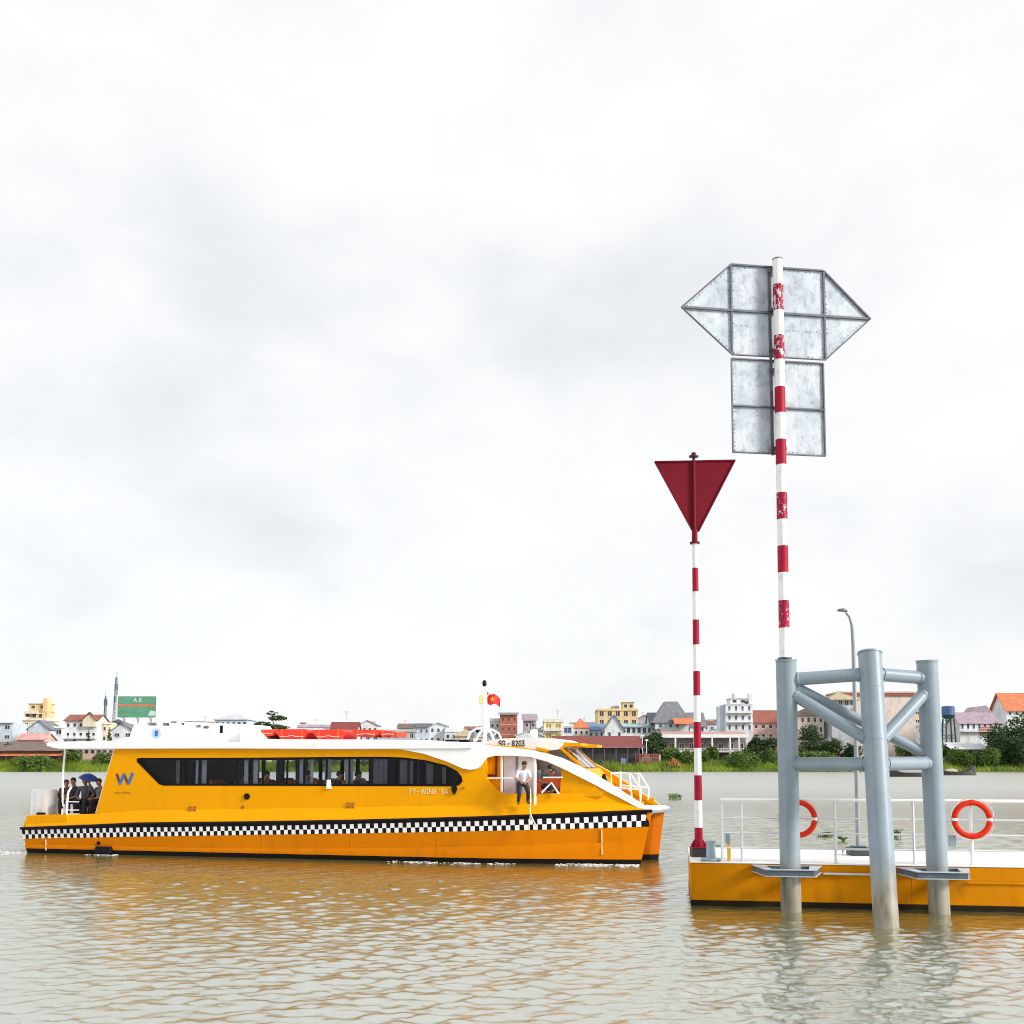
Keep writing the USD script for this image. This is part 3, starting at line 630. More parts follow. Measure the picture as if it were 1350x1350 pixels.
for s in (2.6, 5.4, 8.2, 11.0, 13.6):                             # welded plate joints of the near hull
    zz = np.linspace(float(zB(s)) - .02, .16, 7)
    ferry.part('plate_joint', tube([(s, outer_t(s, z) - .001, z) for z in zz], .007, 5), seam_m, True)
# stern block with sloped end
zs0 = float(zgun(.1))
st = [(0.02, zs0 - .02), bl(36.5, 1075.5, .1), bl(88, 1074, .1), bl(90, 1079, .1), bl(124, 1079, .1), bl(128, zgun(0) and 1088, .1)]
deck_z = bl(105, 1080, .2)[1]
for t0, t1 in ((.06, .62), (BEAM - .62, BEAM - .06)):
    ferry.part('stern_bulwark', prism([(0.03, zs0 - .3), st[0], st[1], st[2], (st[3][0], deck_z), (st[3][0], zs0 - .3)], t0, t1), boat_yellow)
ferry.part('bridge_deck', cbox(.25, 15.0, .3, BEAM - .3, .62, deck_z - .12, .03), hull_orange)
ferry.part('aft_deck', cbox(.2, 4.0, .25, BEAM - .25, deck_z - .1, deck_z - .01, .02), boat_white)
ferry.part('transom_board', prism([(0.06, zs0 - .35), (.04, zs0), (st[1][0], st[1][1]), (st[1][0] + .25, st[1][1]), (st[1][0] + .25, zs0 - .35)], .62, BEAM - .62), boat_yellow)
# cabin side with window and boarding opening
def poly(pts, t=CT): return [bl(x, y, t) for x, y in pts]
win = [(181, 1000.3), (184, 999.8), (300, 999.6), (420, 998.6), (500, 998.2), (530, 998.9), (560, 1002.5), (588, 1009.5), (602, 1017), (608, 1024), (609, 1030), (605, 1034.5), (598, 1036), (400, 1035.6), (216, 1035.3), (210, 1033.5), (181, 1004)]
opening = [(637, 1006), (640, 1000), (646, 996.8), (664, 996.3), (690, 997.5), (705, 1000), (722, 1005), (745, 1015), (768, 1028), (788, 1039.5), (795, 1045), (740, 1045.8), (668, 1046.8), (656, 1042.5), (645, 1031), (639, 1019)]
side = [(126, 1073), (138, 1030), (151, 987.5), (300, 987), (420, 987.5), (500, 986.5), (560, 985.5), (640, 981), (690, 985), (720, 992), (745, 1002), (775, 1018), (800, 1032), (825, 1046), (843, 1059), (843, 1062), (650, 1062), (320, 1068.5), (180, 1070.5)]
def slices(P, y0, y1, s0=12.4, ds=.3):
    """A prism cut into strips where the side bows in, so that it can follow the hull."""
    a, b, c, d = P.bounds; out = []; s = s0
    if a < s0: out.append(P.intersection(sbox(a - 1, b - 1, s0, d + 1)))
    while s < c:
        if s + ds > a: out.append(P.intersection(sbox(s, b - 1, s + ds, d + 1)))
        s += ds
    return cat(*[prism(g_, y0, y1) for q in out if not q.is_empty for g_ in getattr(q, 'geoms', [q]) if g_.geom_type == 'Polygon' and g_.area > 1e-5])
def bend(m, far=False, base=CT):
    """Bows a flat side inwards with the hull towards the bow."""
    v = np.array(m[0]); d = np.array([inb(s) for s in v[:, 0]])
    v[:, 1] += (-1 if far else 1) * d; return v, m[1]
for sg in (0, 1):
    w_ = poly(win); o_ = polyb(opening)
    if sg:                                                        # the far windows run only along the passenger cabin
        w_ = [(s, z) for s, z in poly([(246, 1000), (486, 998.6), (486, 1035), (246, 1035)])]
    tt = (CT, CT + .055) if not sg else (BEAM - CT - .055, BEAM - CT)
    ferry.part('cabin_side', bend(slices(Polygon(polyb(side), [w_] + ([o_])), *tt), sg), boat_yellow, label='yellow cabin side with long window and boarding opening' if not sg else None)
    P = Polygon(w_); ring_ = P.buffer(.004).difference(P.buffer(-.045)) if sg else P.buffer(.012).difference(P.buffer(-.05))
    ferry.part('window_surround', prism(ring_, tt[0] - .006 if not sg else tt[0] - .004, tt[1] + .004), frame_black)
# window panes, each of its own, with black mullions between
cuts = [180, 246, 262, 312, 346, 378, 401, 430, 460, 487, 520, 553, 590, 612]
WP = Polygon(poly(win)).buffer(-.02)
for i, (a, b) in enumerate(zip(cuts, cuts[1:])):
    sa, sb = bl(a, 1018, CT)[0], bl(b, 1018, CT)[0]
    g_ = WP.intersection(sbox(sa + .008, 0, sb - .008, 9))
    ferry.part('window_pane', prism(g_, CT + .012, CT + .02), glass)
    if 0 < i: ferry.part('mullion', prism(Polygon(poly(win)).buffer(-.005).intersection(sbox(sa - .028, 0, sa + .028, 9)), CT + .022, CT + .054), frame_black)
FW_ = Polygon(poly([(246, 1000), (486, 998.6), (486, 1035), (246, 1035)]))
for a, b in zip(cuts[1:9], cuts[2:10]):
    sa, sb = bl(a, 1018, CT)[0], bl(b, 1018, CT)[0]
    ferry.part('window_pane', prism(FW_.intersection(sbox(sa + .02, 0, sb - .02, 9)), BEAM - CT - .03, BEAM - CT - .022), glass)
    ferry.part('mullion', prism(FW_.intersection(sbox(sa - .07, 0, sa + .07, 9)), BEAM - CT - .052, BEAM - CT - .032), frame_black)
for x0, x1 in ((181, 245), (489, 606)):
    a, b = bl(x0, 1018, CT + .2)[0], bl(x1, 1018, CT + .2)[0]
    ferry.part('window_blind', cbox(a, b, CT + .12, CT + .15, 2.0, 3.05, .005), frame_black)  # added black sheets standing in for the unlit compartments behind the glass
# cabin inside: floor, ceiling, bulkheads, seats, curtains
sA, sB, sC, sD = bl(130, 1060, CT)[0], bl(246, 1018, CT)[0], bl(488, 1018, CT)[0], bl(634, 1030, CT)[0]
ti0, ti1 = CT + .06, BEAM - CT - .06
zf = deck_z + .04
ferry.part('cabin_floor', cbox(sA + .1, 14.6, .45, BEAM - .45, zf - .08, zf, .01), boat_grey)
z_roof0 = bl(300, 987, CT)[1]
ferry.part('cabin_ceiling', cbox(sB, sD, ti0, ti1, z_roof0 - .06, z_roof0 - .02, .01), inside_mat)
aft = poly([(127, 1072), (151, 989)])
ferry.part('aft_bulkhead', prism([(aft[0][0] + .05, aft[0][1]), (aft[0][0] + .12, aft[0][1]), (aft[1][0] + .12, aft[1][1]), (aft[1][0] + .05, aft[1][1])], ti0, ti1), boat_yellow)
for s in (sB, sC):
    ferry.part('bulkhead', cbox(s - .04, s + .02, ti0, ti1, zf, z_roof0 - .06, .01), bulk_dark)
ferry.part('bulkhead', cbox(sD - .04, sD + .0, ti0, ti1, zf, z_roof0 - .02, .01), boat_yellow)
seat_rows = np.arange(sB + .9, sC - .4, .86)
seat_back = fixn(hull([(x, y, z) for x, y, z in ((-.06, -.21, .42), (.06, -.21, .42), (-.06, .21, .42), (.06, .21, .42), (-.22, -.2, 1.12), (-.14, -.2, 1.14), (-.22, .2, 1.12), (-.14, .2, 1.14), (-.24, -.1, 1.2), (-.17, -.1, 1.2), (-.24, .1, 1.2), (-.17, .1, 1.2))]))
for i, s in enumerate(seat_rows):
    for t in (.55, 1.02, BEAM - 1.02, BEAM - .55):
        p = ferry.part('seat_back', xf(seat_back, t=(s, t, zf)), seat_mat, 30)
        ferry.part('seat_cushion', cbox(s - .02, s + .44, t - .21, t + .21, zf + .36, zf + .46, .03), seat_mat, parent=p)
def curtain(px, w, t):
    s0 = bl(px, 1018, t)[0]; x = np.linspace(0, w, 22); y = .025 * np.sin(x * 38)
    z0, z1 = bl(px, 1034, CT)[1], bl(px, 999, CT)[1]
    rg = [[(s0 + x_, t + y_, z0 - .05), (s0 + x_, t + y_, z1 + .05), (s0 + x_, t + y_ + .012, z1 + .05), (s0 + x_, t + y_ + .012, z0 - .05)] for x_, y_ in zip(x, y)]
    return loft(rg)
for px, w, t in ((262, 1.1, BEAM - .42), (288, .9, BEAM - .42), (314, .35, BEAM - .42), (322, .55, BEAM - .42), (364, .32, BEAM - .42), (391, .4, BEAM - .42), (266, .16, .34), (322, .14, .34), (334, .16, .34), (395, .12, .34), (409, .1, .34), (428, .2, .36), (455, .26, .36), (258, .12, .34)):
    ferry.part('curtain', curtain(px, w, t), curtain_mat, True)
faint_reflection = paint('faint_reflection', (.10, .10, .125), .8, .2, 2.0)
for px, w in ((492, .30), (504, .16), (527, .22), (540, .12), (551, .10), (562, .2), (583, .12), (232, .14)): ferry.part('curtain', curtain(px, w, .285), faint_reflection, True)  # dim pleated strips added for the faint pale reflections in the dark panes
# white roof edge and the swoop that runs down to the bow
roof_top = line([(62, 981.5), (100, 979.8), (300, 978.5), (480, 976.8), (570, 977), (622, 979)], .12)
roof_bot = line([(62, 983.5), (75, 987.8), (150, 987.6), (300, 987.2), (420, 988), (600, 987.5), (660, 986)], .12)
rs = np.linspace(bl(62, 982, .12)[0], bl(622, 979, .12)[0], 60)
rg = []
for s in rs:
    zt_, zb_ = float(roof_top(s)), float(roof_bot(s)); zb_ = min(zb_, zt_ - .03)
    cr = .035 * min(1, (s - rs[0]) / 1.5)
    up_ = [(.12, zb_), (.09, zb_ + .02), (.09, zt_ - .05), (.15, zt_)]
    mid = [(t, zt_ + cr * math.sin(math.pi * (t - .15) / (BEAM - .3))) for t in np.linspace(.6, BEAM - .6, 8)]
    dn = [(BEAM - t, z) for t, z in up_[::-1]]
    rg.append([(s, t, z) for t, z in up_ + mid + dn])
ferry.part('roof', fixn(loft(rg)), boat_white, 35)
swoop = [(505, 977.8), (600, 977.8), (630, 980), (650, 983), (680, 986), (705, 989.5), (740, 998.5), (761, 1008), (781, 1018.2), (802, 1031), (830, 1049), (858, 1066.5), (850, 1068.5), (840, 1064), (820, 1053), (802, 1044), (782, 1033), (761, 1022.5), (740, 1012), (722, 1004), (700, 998), (675, 996.3), (652, 996.5), (643, 999), (638, 1005), (634, 1011), (628, 1014), (620, 1014.8), (610, 1012.8), (590, 1004), (560, 993.8), (530, 988), (505, 987.3)]
sw = Polygon(polyb(swoop))
for sg in (0, 1):
    a = (CT - .07, CT - .003) if not sg else (BEAM - CT + .003, BEAM - CT + .07)
    b = (CT - .003, CT + .10) if not sg else (BEAM - CT - .10, BEAM - CT + .003)
    ferry.part('roof_swoop', bend(slices(sw, *a), sg), boat_white, 30, label='white swooping roof arm reaching to the bow' if not sg else None)
    inner = sw.buffer(-.015).intersection(sbox(bl(715, 1000, CT)[0], 0, 30, 9))
    ferry.part('arm_lining', bend(slices(inner, *b), sg), boat_yellow, 30)
M3_ = manifold3d.Manifold
# fore deck between the hulls
fd = []
for s in np.linspace(13.2, S_BOW - .02, 30):
    o = outer_t(s, zgun(s)); fd.append((s, o + .03, zgun(s)))
rg = [[(s, t, z), (s, BEAM - t, z), (s, BEAM - t, z - .12), (s, t, z - .12)] for s, t, z in fd]
ferry.part('fore_deck', fixn(loft(rg)), boat_white)
zb_w = float(zgun(S_BOW)); front = [(S_BOW - .06 + .40 * math.sin(math.pi * (t - .72) / (BEAM - 1.44)) ** .8, t) for t in np.linspace(.74, BEAM - .74, 25)]
ferry.part('bow_platform', plan([(S_BOW - .5, .74)] + front + [(S_BOW - .5, BEAM - .74)], zb_w - .10, zb_w + .012), boat_white)
ferry.part('bow_fender', tube([(s, t, zb_w - .05) for s, t in front], .05, 10), boat_grey, True)
pod = []
for s, wv, zl, zr in ((13.0, .85, .55, .6), (S_BOW - 2.0, .80, .35, .5), (S_BOW - .8, .62, -.15, .35), (S_BOW - .3, .34, -.35, .1), (S_BOW - .04, .06, -.4, .0)):
    k = BEAM / 2; dx = .0 if s < S_BOW - .4 else .24
    pod.append([(s + dx, k - wv, zb_w - .11), (s + dx * .5, k - wv * .8, (zb_w + zl) / 2), (s, k - wv * .25, zl), (s, k + wv * .25, zl), (s + dx * .5, k + wv * .8, (zb_w + zl) / 2), (s + dx, k + wv, zb_w - .11)])
pa = np.array(pod); us = np.linspace(0, len(pa) - 1, 25); pa = np.array([[[np.interp(u, range(len(pa)), pa[:, a, b]) for b in range(3)] for a in range(pa.shape[1])] for u in us])
nose = fixn(loft(pa)); nose = M3_(manifold3d.Mesh(nose[0].astype(np.float32), nose[1].astype(np.uint32)))
hi, lo = nose.trim_by_plane((0, 0, 1), .16), nose.trim_by_plane((0, 0, -1), -.16)
hi, lo = [(np.array(q.to_mesh().vert_properties[:, :3]), np.array(q.to_mesh().tri_verts)) for q in (hi, lo)]
cb_ = ferry.part('centre_bow', hi, paint('shade_darkened_orange', (.42, .10, .0005), .5, .08, .8, spec=.05), 35); ferry.part('centre_bow_bottom', lo, antifoul, 35, parent=cb_)  # hull orange darkened to hold the shade under the bow platform
# wheelhouse: rear wall with framed pane, door, roof block, raked windscreen, brow
s_w0, s_w1 = bl(640, 1010, .9)[0], bl(735, 1000, .9)[0]
zwf = zf + .12
tw0, tw1 = 1.0, BEAM - 1.0
ferry.part('inner_wall', cbox(s_w0 - .3, bl(664, 1010, 1.0)[0], tw0, tw0 + .06, zf, 3.35, .01), boat_yellow)
fr = [bl(x, y, tw0 - .02) for x, y in ((639.5, 993), (655.5, 993), (655.5, 1023.5), (639.5, 1023.5))]
FP = Polygon(fr)
d_ = ferry.part('framed_panel', prism(FP.difference(FP.buffer(-.055)), tw0 - .04, tw0 + .002), red_frame)
ferry.part('panel_fill', prism(FP.buffer(-.05), tw0 - .012, tw0 + .001), boat_yellow, parent=d_)
lilac = paint('door_white', (.66, .66, .72), .4)
dr = [bl(x, y, tw0 - .02) for x, y in ((664, 998), (680, 998), (680, 1047), (664, 1047))]
d_ = ferry.part('cabin_door', cbox(dr[0][0], dr[1][0], tw0 - .03, tw0 + .03, zf, dr[0][1] + .1, .01), lilac)
ferry.part('door_jamb', cbox(dr[1][0], dr[1][0] + .05, tw0 - .035, tw0 + .03, zf, dr[0][1] + .1, .01), boat_grey, parent=d_)
ferry.part('inner_wall', cbox(dr[1][0] + .05, bl(707, 1010, 1.0)[0], tw0 + .02, tw0 + .08, zf, 3.3, .01), boat_white)
ferry.part('inner_wall', cbox(bl(703, 1010, 1.6)[0], bl(752, 1010, 1.6)[0], 1.55, 1.6, zf, 3.2, .01), lilac)
for px in (661, 705): # white stanchions in the opening
    s_ = bl(px, 1010, CT + .16)[0]; ferry.part('stanchion', rod((s_, CT + .16, zf), (s_, CT + .16, bl(px, 996, CT)[1]), .028 if px < 700 else .05, 10), boat_white, 40)
def hrail(p, r=.02, nm='grab_rail', t=CT + .1): ferry.part(nm, tube([(*[bl(x, y, t)[0]], t, bl(x, y, t)[1]) for x, y in p], r, 8), boat_white, 40)
hrail([(640, 1026), (676, 1026)]); hrail([(716, 1025), (742, 1025)]); hrail([(662, 1046), (662, 997)], .02)
hrail([(714, 1045), (727, 1032), (737, 1047)], .03, 'diagonal_brace')
# orange red bulwark seat seen through the opening
so0, so1 = bl(706, 1040, .75)[0], bl(741, 1040, .75)[0]
ferry.part('orange_seat_locker', cbox(so0, so1, .70, 1.0, zf, bl(720, 1026, .75)[1], .04), orange_red)
# front shell of the wheelhouse
fz0 = bl(760, 1046, CT + .2)[1]
fr2 = [bl(x, y, .55) for x, y in ((738, 1050), (741, 1013), (752, 1010), (768, 1014), (782, 1030), (795, 1050))]
ferry.part('front_shell', prism(fr2, .50, BEAM - .5), boat_yellow)
wr = [(640, 977), (662, 973.5), (700, 972.3), (730, 973.5), (738, 976), (742, 980), (736, 988), (700, 992), (640, 992)]
wr_ = [bl(x, y, .8) for x, y in wr]
ferry.part('wheelhouse_roof', prism(wr_, .8, BEAM - .8), boat_white, 25)
t_ = words('SG - 8203', .17, .006, True); k0 = bl(657, 984, .8)
sc = (bl(691.5, 984, .8)[0] - k0[0]) / (t_[0][:, 0].max() - t_[0][:, 0].min())
ferry.part('registration_number', (t_[0] * (sc, 1, 1) + (k0[0], .8 - .004, k0[1] + .0), t_[1]), boat_black)
# raked windscreen: three panes with yellow pillars
wa, wb = bl(737, 983, 1.1), bl(770, 1012, 1.1)
ts = [.95, 1.9, BEAM - 1.9, BEAM - .95]
for i, t in enumerate(ts):
    ferry.part('windscreen_pillar', hull([(wa[0] + dx, t + dt, wa[1]) for dx in (-.05, .05) for dt in (-.04, .04)] + [(wb[0] + dx, t + dt, wb[1]) for dx in (-.05, .05) for dt in (-.04, .04)]), boat_yellow if i in (0, 3) else boat_white)
for t0, t1 in zip(ts, ts[1:]):
    v = np.array([(wa[0], t0 + .04, wa[1]), (wa[0], t1 - .04, wa[1]), (wb[0], t1 - .04, wb[1]), (wb[0], t0 + .04, wb[1])])
    ferry.part('windscreen', hull(np.vstack([v, v + (.01, 0, .012)])), screen_glass)
sd = [bl(x, y, .95) for x, y in ((712, 992), (737, 986), (766, 1011), (742, 1012))]
ferry.part('side_window', prism(sd, .96, .97), glass)
ferry.part('side_window_frame', prism(Polygon(sd).buffer(.05).difference(Polygon(sd).buffer(-.02)), .95, .985), boat_yellow)
b0 = [bl(x, y, 1.2) for x, y in ((733, 977.5), (768, 980), (768, 983.5), (735, 985))]
ferry.part('brow', prism(b0, 1.0, BEAM - 1.0), boat_yellow)
b1 = [bl(x, y, 2.6) for x, y in ((768, 981.5), (790, 982), (790, 985.3), (768, 985.8))]
ferry.part('brow_lamp_bar', prism(b1, 2.2, 3.2), boat_yellow)
b2 = [bl(x, y, .5) for x, y in ((708, 985), (722, 988), (720, 991), (708, 988.5))]
ferry.part('step_light', prism(b2, .3, .8), boat_yellow)
# rails on the fore deck
def dk(px, py, t): s, z = bl(px, py, t); return (s, t, z)
for t in (1.2, BEAM - 1.2):
    for pts in ([dk(806, 1040, 1.2), dk(806, 1019.5, 1.2), dk(832, 1021, 1.2), dk(845, 1042, 1.2), dk(844, 1058, 1.2)], [dk(808, 1038, 1.2), dk(844, 1041, 1.2)], [dk(818, 1020, 1.2), dk(818, 1046, 1.2)], [dk(830, 1021, 1.2), dk(833, 1056, 1.2)]):
        ferry.part('bow_rail', tube([(s, t, z) for s, _, z in pts], .026, 8), boat_white, 40)
pz = dk(806, 1019.5, 1.2); ferry.part('bow_rail', tube([(pz[0], 1.2, pz[2]), (pz[0], BEAM - 1.2, pz[2])], .026, 8), boat_white, 40)
bz = dk(796.5, 1030, 2.0)
ferry.part('ship_bell', lathe([(0, .22), (.05, .21), (.07, .1), (.11, 0), (0, 0)], 12, (bz[0], 2.0, bz[2] + .0)), boat_black, 40)
ferry.part('bell_post', rod((bz[0], 2.0, zgun(bz[0])), (bz[0], 2.0, bz[2]), .03, 8), boat_white, 40)
# roof housing aft with air intakes and round emblem
TH_ = 1.0
h1 = [bl(x, y, TH_) for x, y in ((168, 979), (176, 957), (182, 954), (228, 953), (240, 957), (262, 979))]
hs = ferry.part('roof_housing', prism(h1, TH_, BEAM - TH_), boat_white, 25)
h2 = [bl(x, y, TH_ + .3) for x, y in ((232, 958), (233, 951), (316, 954.5), (319, 960), (319, 979), (262, 979))]
ferry.part('roof_housing', prism(h2, TH_ + .3, BEAM - TH_ - .3), boat_white, 25)
h3 = [bl(x, y, TH_ + .15) for x, y in ((318, 980), (318, 963), (339, 966), (347, 974.5), (470, 975), (560, 975.5), (575, 980))]
ferry.part('roof_rack_base', prism(h3, TH_ + .1, BEAM - TH_ - .1), boat_white, 25)
for x0, y0, x1, y1 in ((239.2, 953.3, 242.6, 960.5), (290, 956.5, 294, 966.5)):
    a, b = bl(x0, y1, TH_ + .3), bl(x1, y0, TH_ + .3)
    ferry.part('air_slot', cbox(a[0], b[0], TH_ + .292, TH_ + .305, a[1], b[1], .003), boat_black)
for x0, y0, tx, wd, tt_ in ((194, 956.4, 'TURBO', 12.5, TH_), (215, 956.8, 'WB', 8, TH_), (258.5, 959.5, 'VR', 6, TH_ + .3), (268, 960.5, 'WB', 7, TH_ + .3)):
    m = words(tx, .085, .005, True); a = bl(x0, y0, tt_); sc = (bl(x0 + wd, y0, tt_)[0] - a[0]) / np.ptp(m[0][:, 0])
    ferry.part('housing_lettering', (m[0] * (sc, 1, 1) + (a[0], tt_ - .004, a[1]), m[1]), boat_black)
ec = bl(206, 967, TH_); er = .17
disc = lambda r, y, mat: ferry.part('round_emblem', prism(Point(ec[0], ec[1]).buffer(r), y, TH_ + .001), mat)
pale_blue = paint('emblem_pale_blue', (.42, .55, .80), .4)
e_ = disc(er, TH_ - .004, pale_blue); ferry.part('emblem_sign', prism([(ec[0] - .055, ec[1] - .09), (ec[0] + .055, ec[1] - .09), (ec[0] + .065, ec[1] + .09), (ec[0] - .045, ec[1] + .09)], TH_ - .008, TH_ - .003), boat_blue, parent=e_)
# low hand rail on the roof edge behind the housing and vents at the roof's front
a = bl(60, 975, 1.2); ferry.part('awning_edge', prism([bl(x, y, .4) for x, y in ((60, 980), (66, 978), (150, 976.5), (166, 972), (168, 980), (62, 981.5))], .4, BEAM - .4), boat_white)
for x0, x1 in ((588, 602.5), (606, 619)):
    a, b = bl(x0, 978.2, .4), bl(x1, 976, .4); ferry.part('roof_vent', cbox(a[0], b[0], .3, .5, a[1], b[1] + .02, .01), boat_black)
# mast with arch, lamps, antennas and flag
MS = bl(639, 975, 2.2); zt_m = bl(638, 899, 2.2)[1]
mast = ferry.part('signal_mast', tube([(MS[0], 2.2, MS[1] - .2), (MS[0], 2.2, bl(639, 930, 2.2)[1]), (MS[0], 2.2, zt_m)], [.06, .045, .025], 10), boat_white, 40)
fm = lambda px, py: (bl(px, py, 2.2)[0], 2.2, bl(px, py, 2.2)[1])
ferry.part('whip_antenna', rod(fm(634.5, 965), fm(634, 893), .011, 6), boat_white, 40, parent=mast)
ferry.part('black_ball', ball(fm(638.7, 901), .085, 2, (.8, .8, 1.25)), boat_black, True, parent=mast)
c_ = fm(637, 922); ferry.part('yellow_board', cbox(c_[0] - .12, c_[0] + .03, 2.13, 2.16, c_[2] - .14, c_[2] + .14, .01), paint('board_cream', (.72, .62, .30), .5), parent=mast)
ferry.part('cross_arm', tube([fm(633, 929), fm(646, 913)], .015, 6), boat_white, 40, parent=mast)
flag_red = paint('flag_red', (.72, .02, .015), .7, .1, 6.0); flag_yellow = paint('flag_star_yellow', (.85, .58, .02), .7)
nf = 16; fa, fb = fm(642, 911.5), fm(642, 927)
fg = []
for i in range(nf + 1):
    x = i / nf; dx, dz = .40 * x, -.20 * x - .04 * math.sin(x * 7)
    fg.append([(fa[0] + dx, 2.2 + .06 * math.sin(x * 8 + k * .8), fa[2] + dz + (fb[2] - fa[2]) * k * (1 - .25 * x)) for k in np.linspace(0, 1, 7)])
ferry.part('flag', loft(fg, closed=False, cap=False), flag_red, True, parent=mast, label='red flag with a yellow star')
fgA = np.array(fg)
sx, sk = 9, 3
cst = fgA[8, 3]; star = []
ex, ez = fgA[9, 3] - fgA[7, 3], fgA[8, 4] - fgA[8, 2]; ex /= np.linalg.norm(ex); ez /= np.linalg.norm(ez)
for k in range(10):
    r_ = .095 if k % 2 == 0 else .038; an = -math.pi / 2 + k * math.pi / 5; star.append(cst + ex * r_ * math.cos(an) + ez * r_ * math.sin(an))
nn = np.cross(ex, ez); nn = nn / np.linalg.norm(nn); nn = nn if nn[1] < 0 else -nn
sv = np.array(star + [cst]); sv = np.vstack([sv + nn * .02, sv - nn * .02])
ferry.part('flag_star', (sv, np.array([(10, k, (k + 1) % 10) for k in range(10)] + [(21, 11 + (k + 1) % 10, 11 + k) for k in range(10)])), flag_yellow, parent=mast)
for dt in (-.5, .5):
    ferry.part('mast_arch', tube([(fm(x, y)[0], 2.2 + dt, fm(x, y)[2]) for x, y in ((622, 976), (626, 966), (634, 961), (644, 961.5), (652, 966), (657, 977))], .035, 8), boat_white, True, parent=mast)
    ferry.part('mast_arch', tube([(fm(x, y)[0], 2.2 + dt, fm(x, y)[2]) for x, y in ((643, 977), (645, 969), (649, 966))], .022, 8), boat_white, True, parent=mast)
for x, y, r_, m_ in ((628, 968, .10, boat_grey), (633, 963, .07, boat_black), (649, 969, .09, boat_grey), (623, 973, .10, boat_grey)):
    p = fm(x, y); ferry.part('horn_and_lamp', fixn(lathe([(0, 0), (r_ * .6, 0), (r_, r_ * .8), (r_ * .9, r_ * 1.6), (0, r_ * 1.8)], 10, (p[0], 1.9, p[2] - r_))), m_, 40, parent=mast)
lamp_x = fm(620, 957); ferry.part('whip_antenna', rod(fm(700, 973), fm(699, 950), .012, 6), boat_black, 40)
ferry.part('search_light', fixn(lathe([(0, 0), (.1, .0), (.12, .1), (.12, .22), (0, .24)], 12, (fm(704, 972)[0], 2.2, fm(704, 972)[2]))), boat_white, 40)
# stern: pole for the awning, white pipe gate, engine casing, bench
ferry.part('awning_pole', tube([(bl(86, 987, .5)[0], .5, bl(86, 987, .5)[1]), (bl(83, 1020, .5)[0], .5, bl(83, 1020, .5)[1]), (bl(82, 1074, .5)[0], .5, bl(82, 1074, .5)[1])], .032, 10), boat_white, 40)
ferry.part('awning_pole', rod((bl(86, 987, .5)[0], BEAM - .5, 3.2), (bl(82, 1074, .5)[0], BEAM - .5, deck_z), .032, 10), boat_white, 40)
gate = [(92, 1038), (89.5, 1050), (88, 1074)]
ferry.part('stern_gate', tube([(bl(x, y, .35)[0], .35, bl(x, y, .35)[1]) for x, y in [(88, 1074), (88.5, 1058), (90, 1044), (94, 1037.5)]], .035, 10), boat_white, True)
for y in (1057, 1068): ferry.part('stern_gate', tube([(bl(86, y, .35)[0], .35, bl(86, y, .35)[1]), (bl(104, y, .35)[0], .35, bl(104, y, .35)[1])], .016, 8), boat_white, 40)
e0, e1, ez0, ez1 = bl(44, 1070, 1.15)[0], bl(72.5, 1070, 1.15)[0], bl(60, 1076, 1.15)[1], bl(60, 1040, 1.15)[1]
ec_ = ((e0 + e1) / 2, 1.15); er_ = (e1 - e0) / 2
casing = paint('engine_casing_white', (.74, .74, .75), .35, .04, 2.0, dirt=(.45, .44, .42), dirt_amt=.5, dirt_scale=3.0)
c_ = ferry.part('engine_casing', lathe([(0, ez0 - .2), (er_ * .96, ez0 - .2), (er_, ez0 + .1), (er_, ez1 - .1), (er_ * .96, ez1 - .03), (er_ * .86, ez1), (0, ez1 + .01)], 28, (*ec_, 0)), casing, 35)
ferry.part('casing_foot', cbox(e0 + .45, e1 - .1, .7, .85, ez0 - .02, ez0 + .14, .02), boat_black, parent=c_)
ferry.part('cleat', tube([(bl(78, 1046, .4)[0], .4, bl(78, 1046, .4)[1]), (bl(79, 1055, .4)[0], .4, bl(79, 1055, .4)[1]), (bl(82, 1066, .4)[0], .4, bl(82, 1066, .4)[1])], [.06, .04, .03], 8), boat_black, 40)
bs0, bs1 = bl(92, 1070, .9)[0], bl(134, 1070, .9)[0]
bench_z = deck_z + .42
bn = ferry.part('stern_bench', cbox(bs0, bs1, 1.0, 1.5, bench_z - .07, bench_z, .02), bulk_dark)
for s in (bs0 + .1, (bs0 + bs1) / 2, bs1 - .1): ferry.part('bench_leg', cbox(s - .03, s + .03, 1.05, 1.45, deck_z, bench_z - .07, .008), bulk_dark, parent=bn)
ferry.part('bench_back', cbox(bs0, bs1, 1.5, 1.56, bench_z + .05, bench_z + .45, .02), bulk_dark, parent=bn)
ferry.part('stern_locker', cbox(bl(100, 1080, .3)[0], bl(124, 1080, .3)[0], .28, .5, deck_z, deck_z + .14, .02), bulk_dark)
ferry.part('stern_step', cbox(bl(89, 1080, .3)[0], bl(101, 1080, .3)[0], .2, .5, deck_z - .02, deck_z + .16, .02), boat_white)
rimp = [(bl(x, y, CT)[0] - .015, CT + .03, bl(x, y, CT)[1]) for x, y in ((126.5, 1072), (138, 1031), (150.5, 989))]
ferry.part('rim_trim', tube(rimp, .025, 8), boat_white, 40)
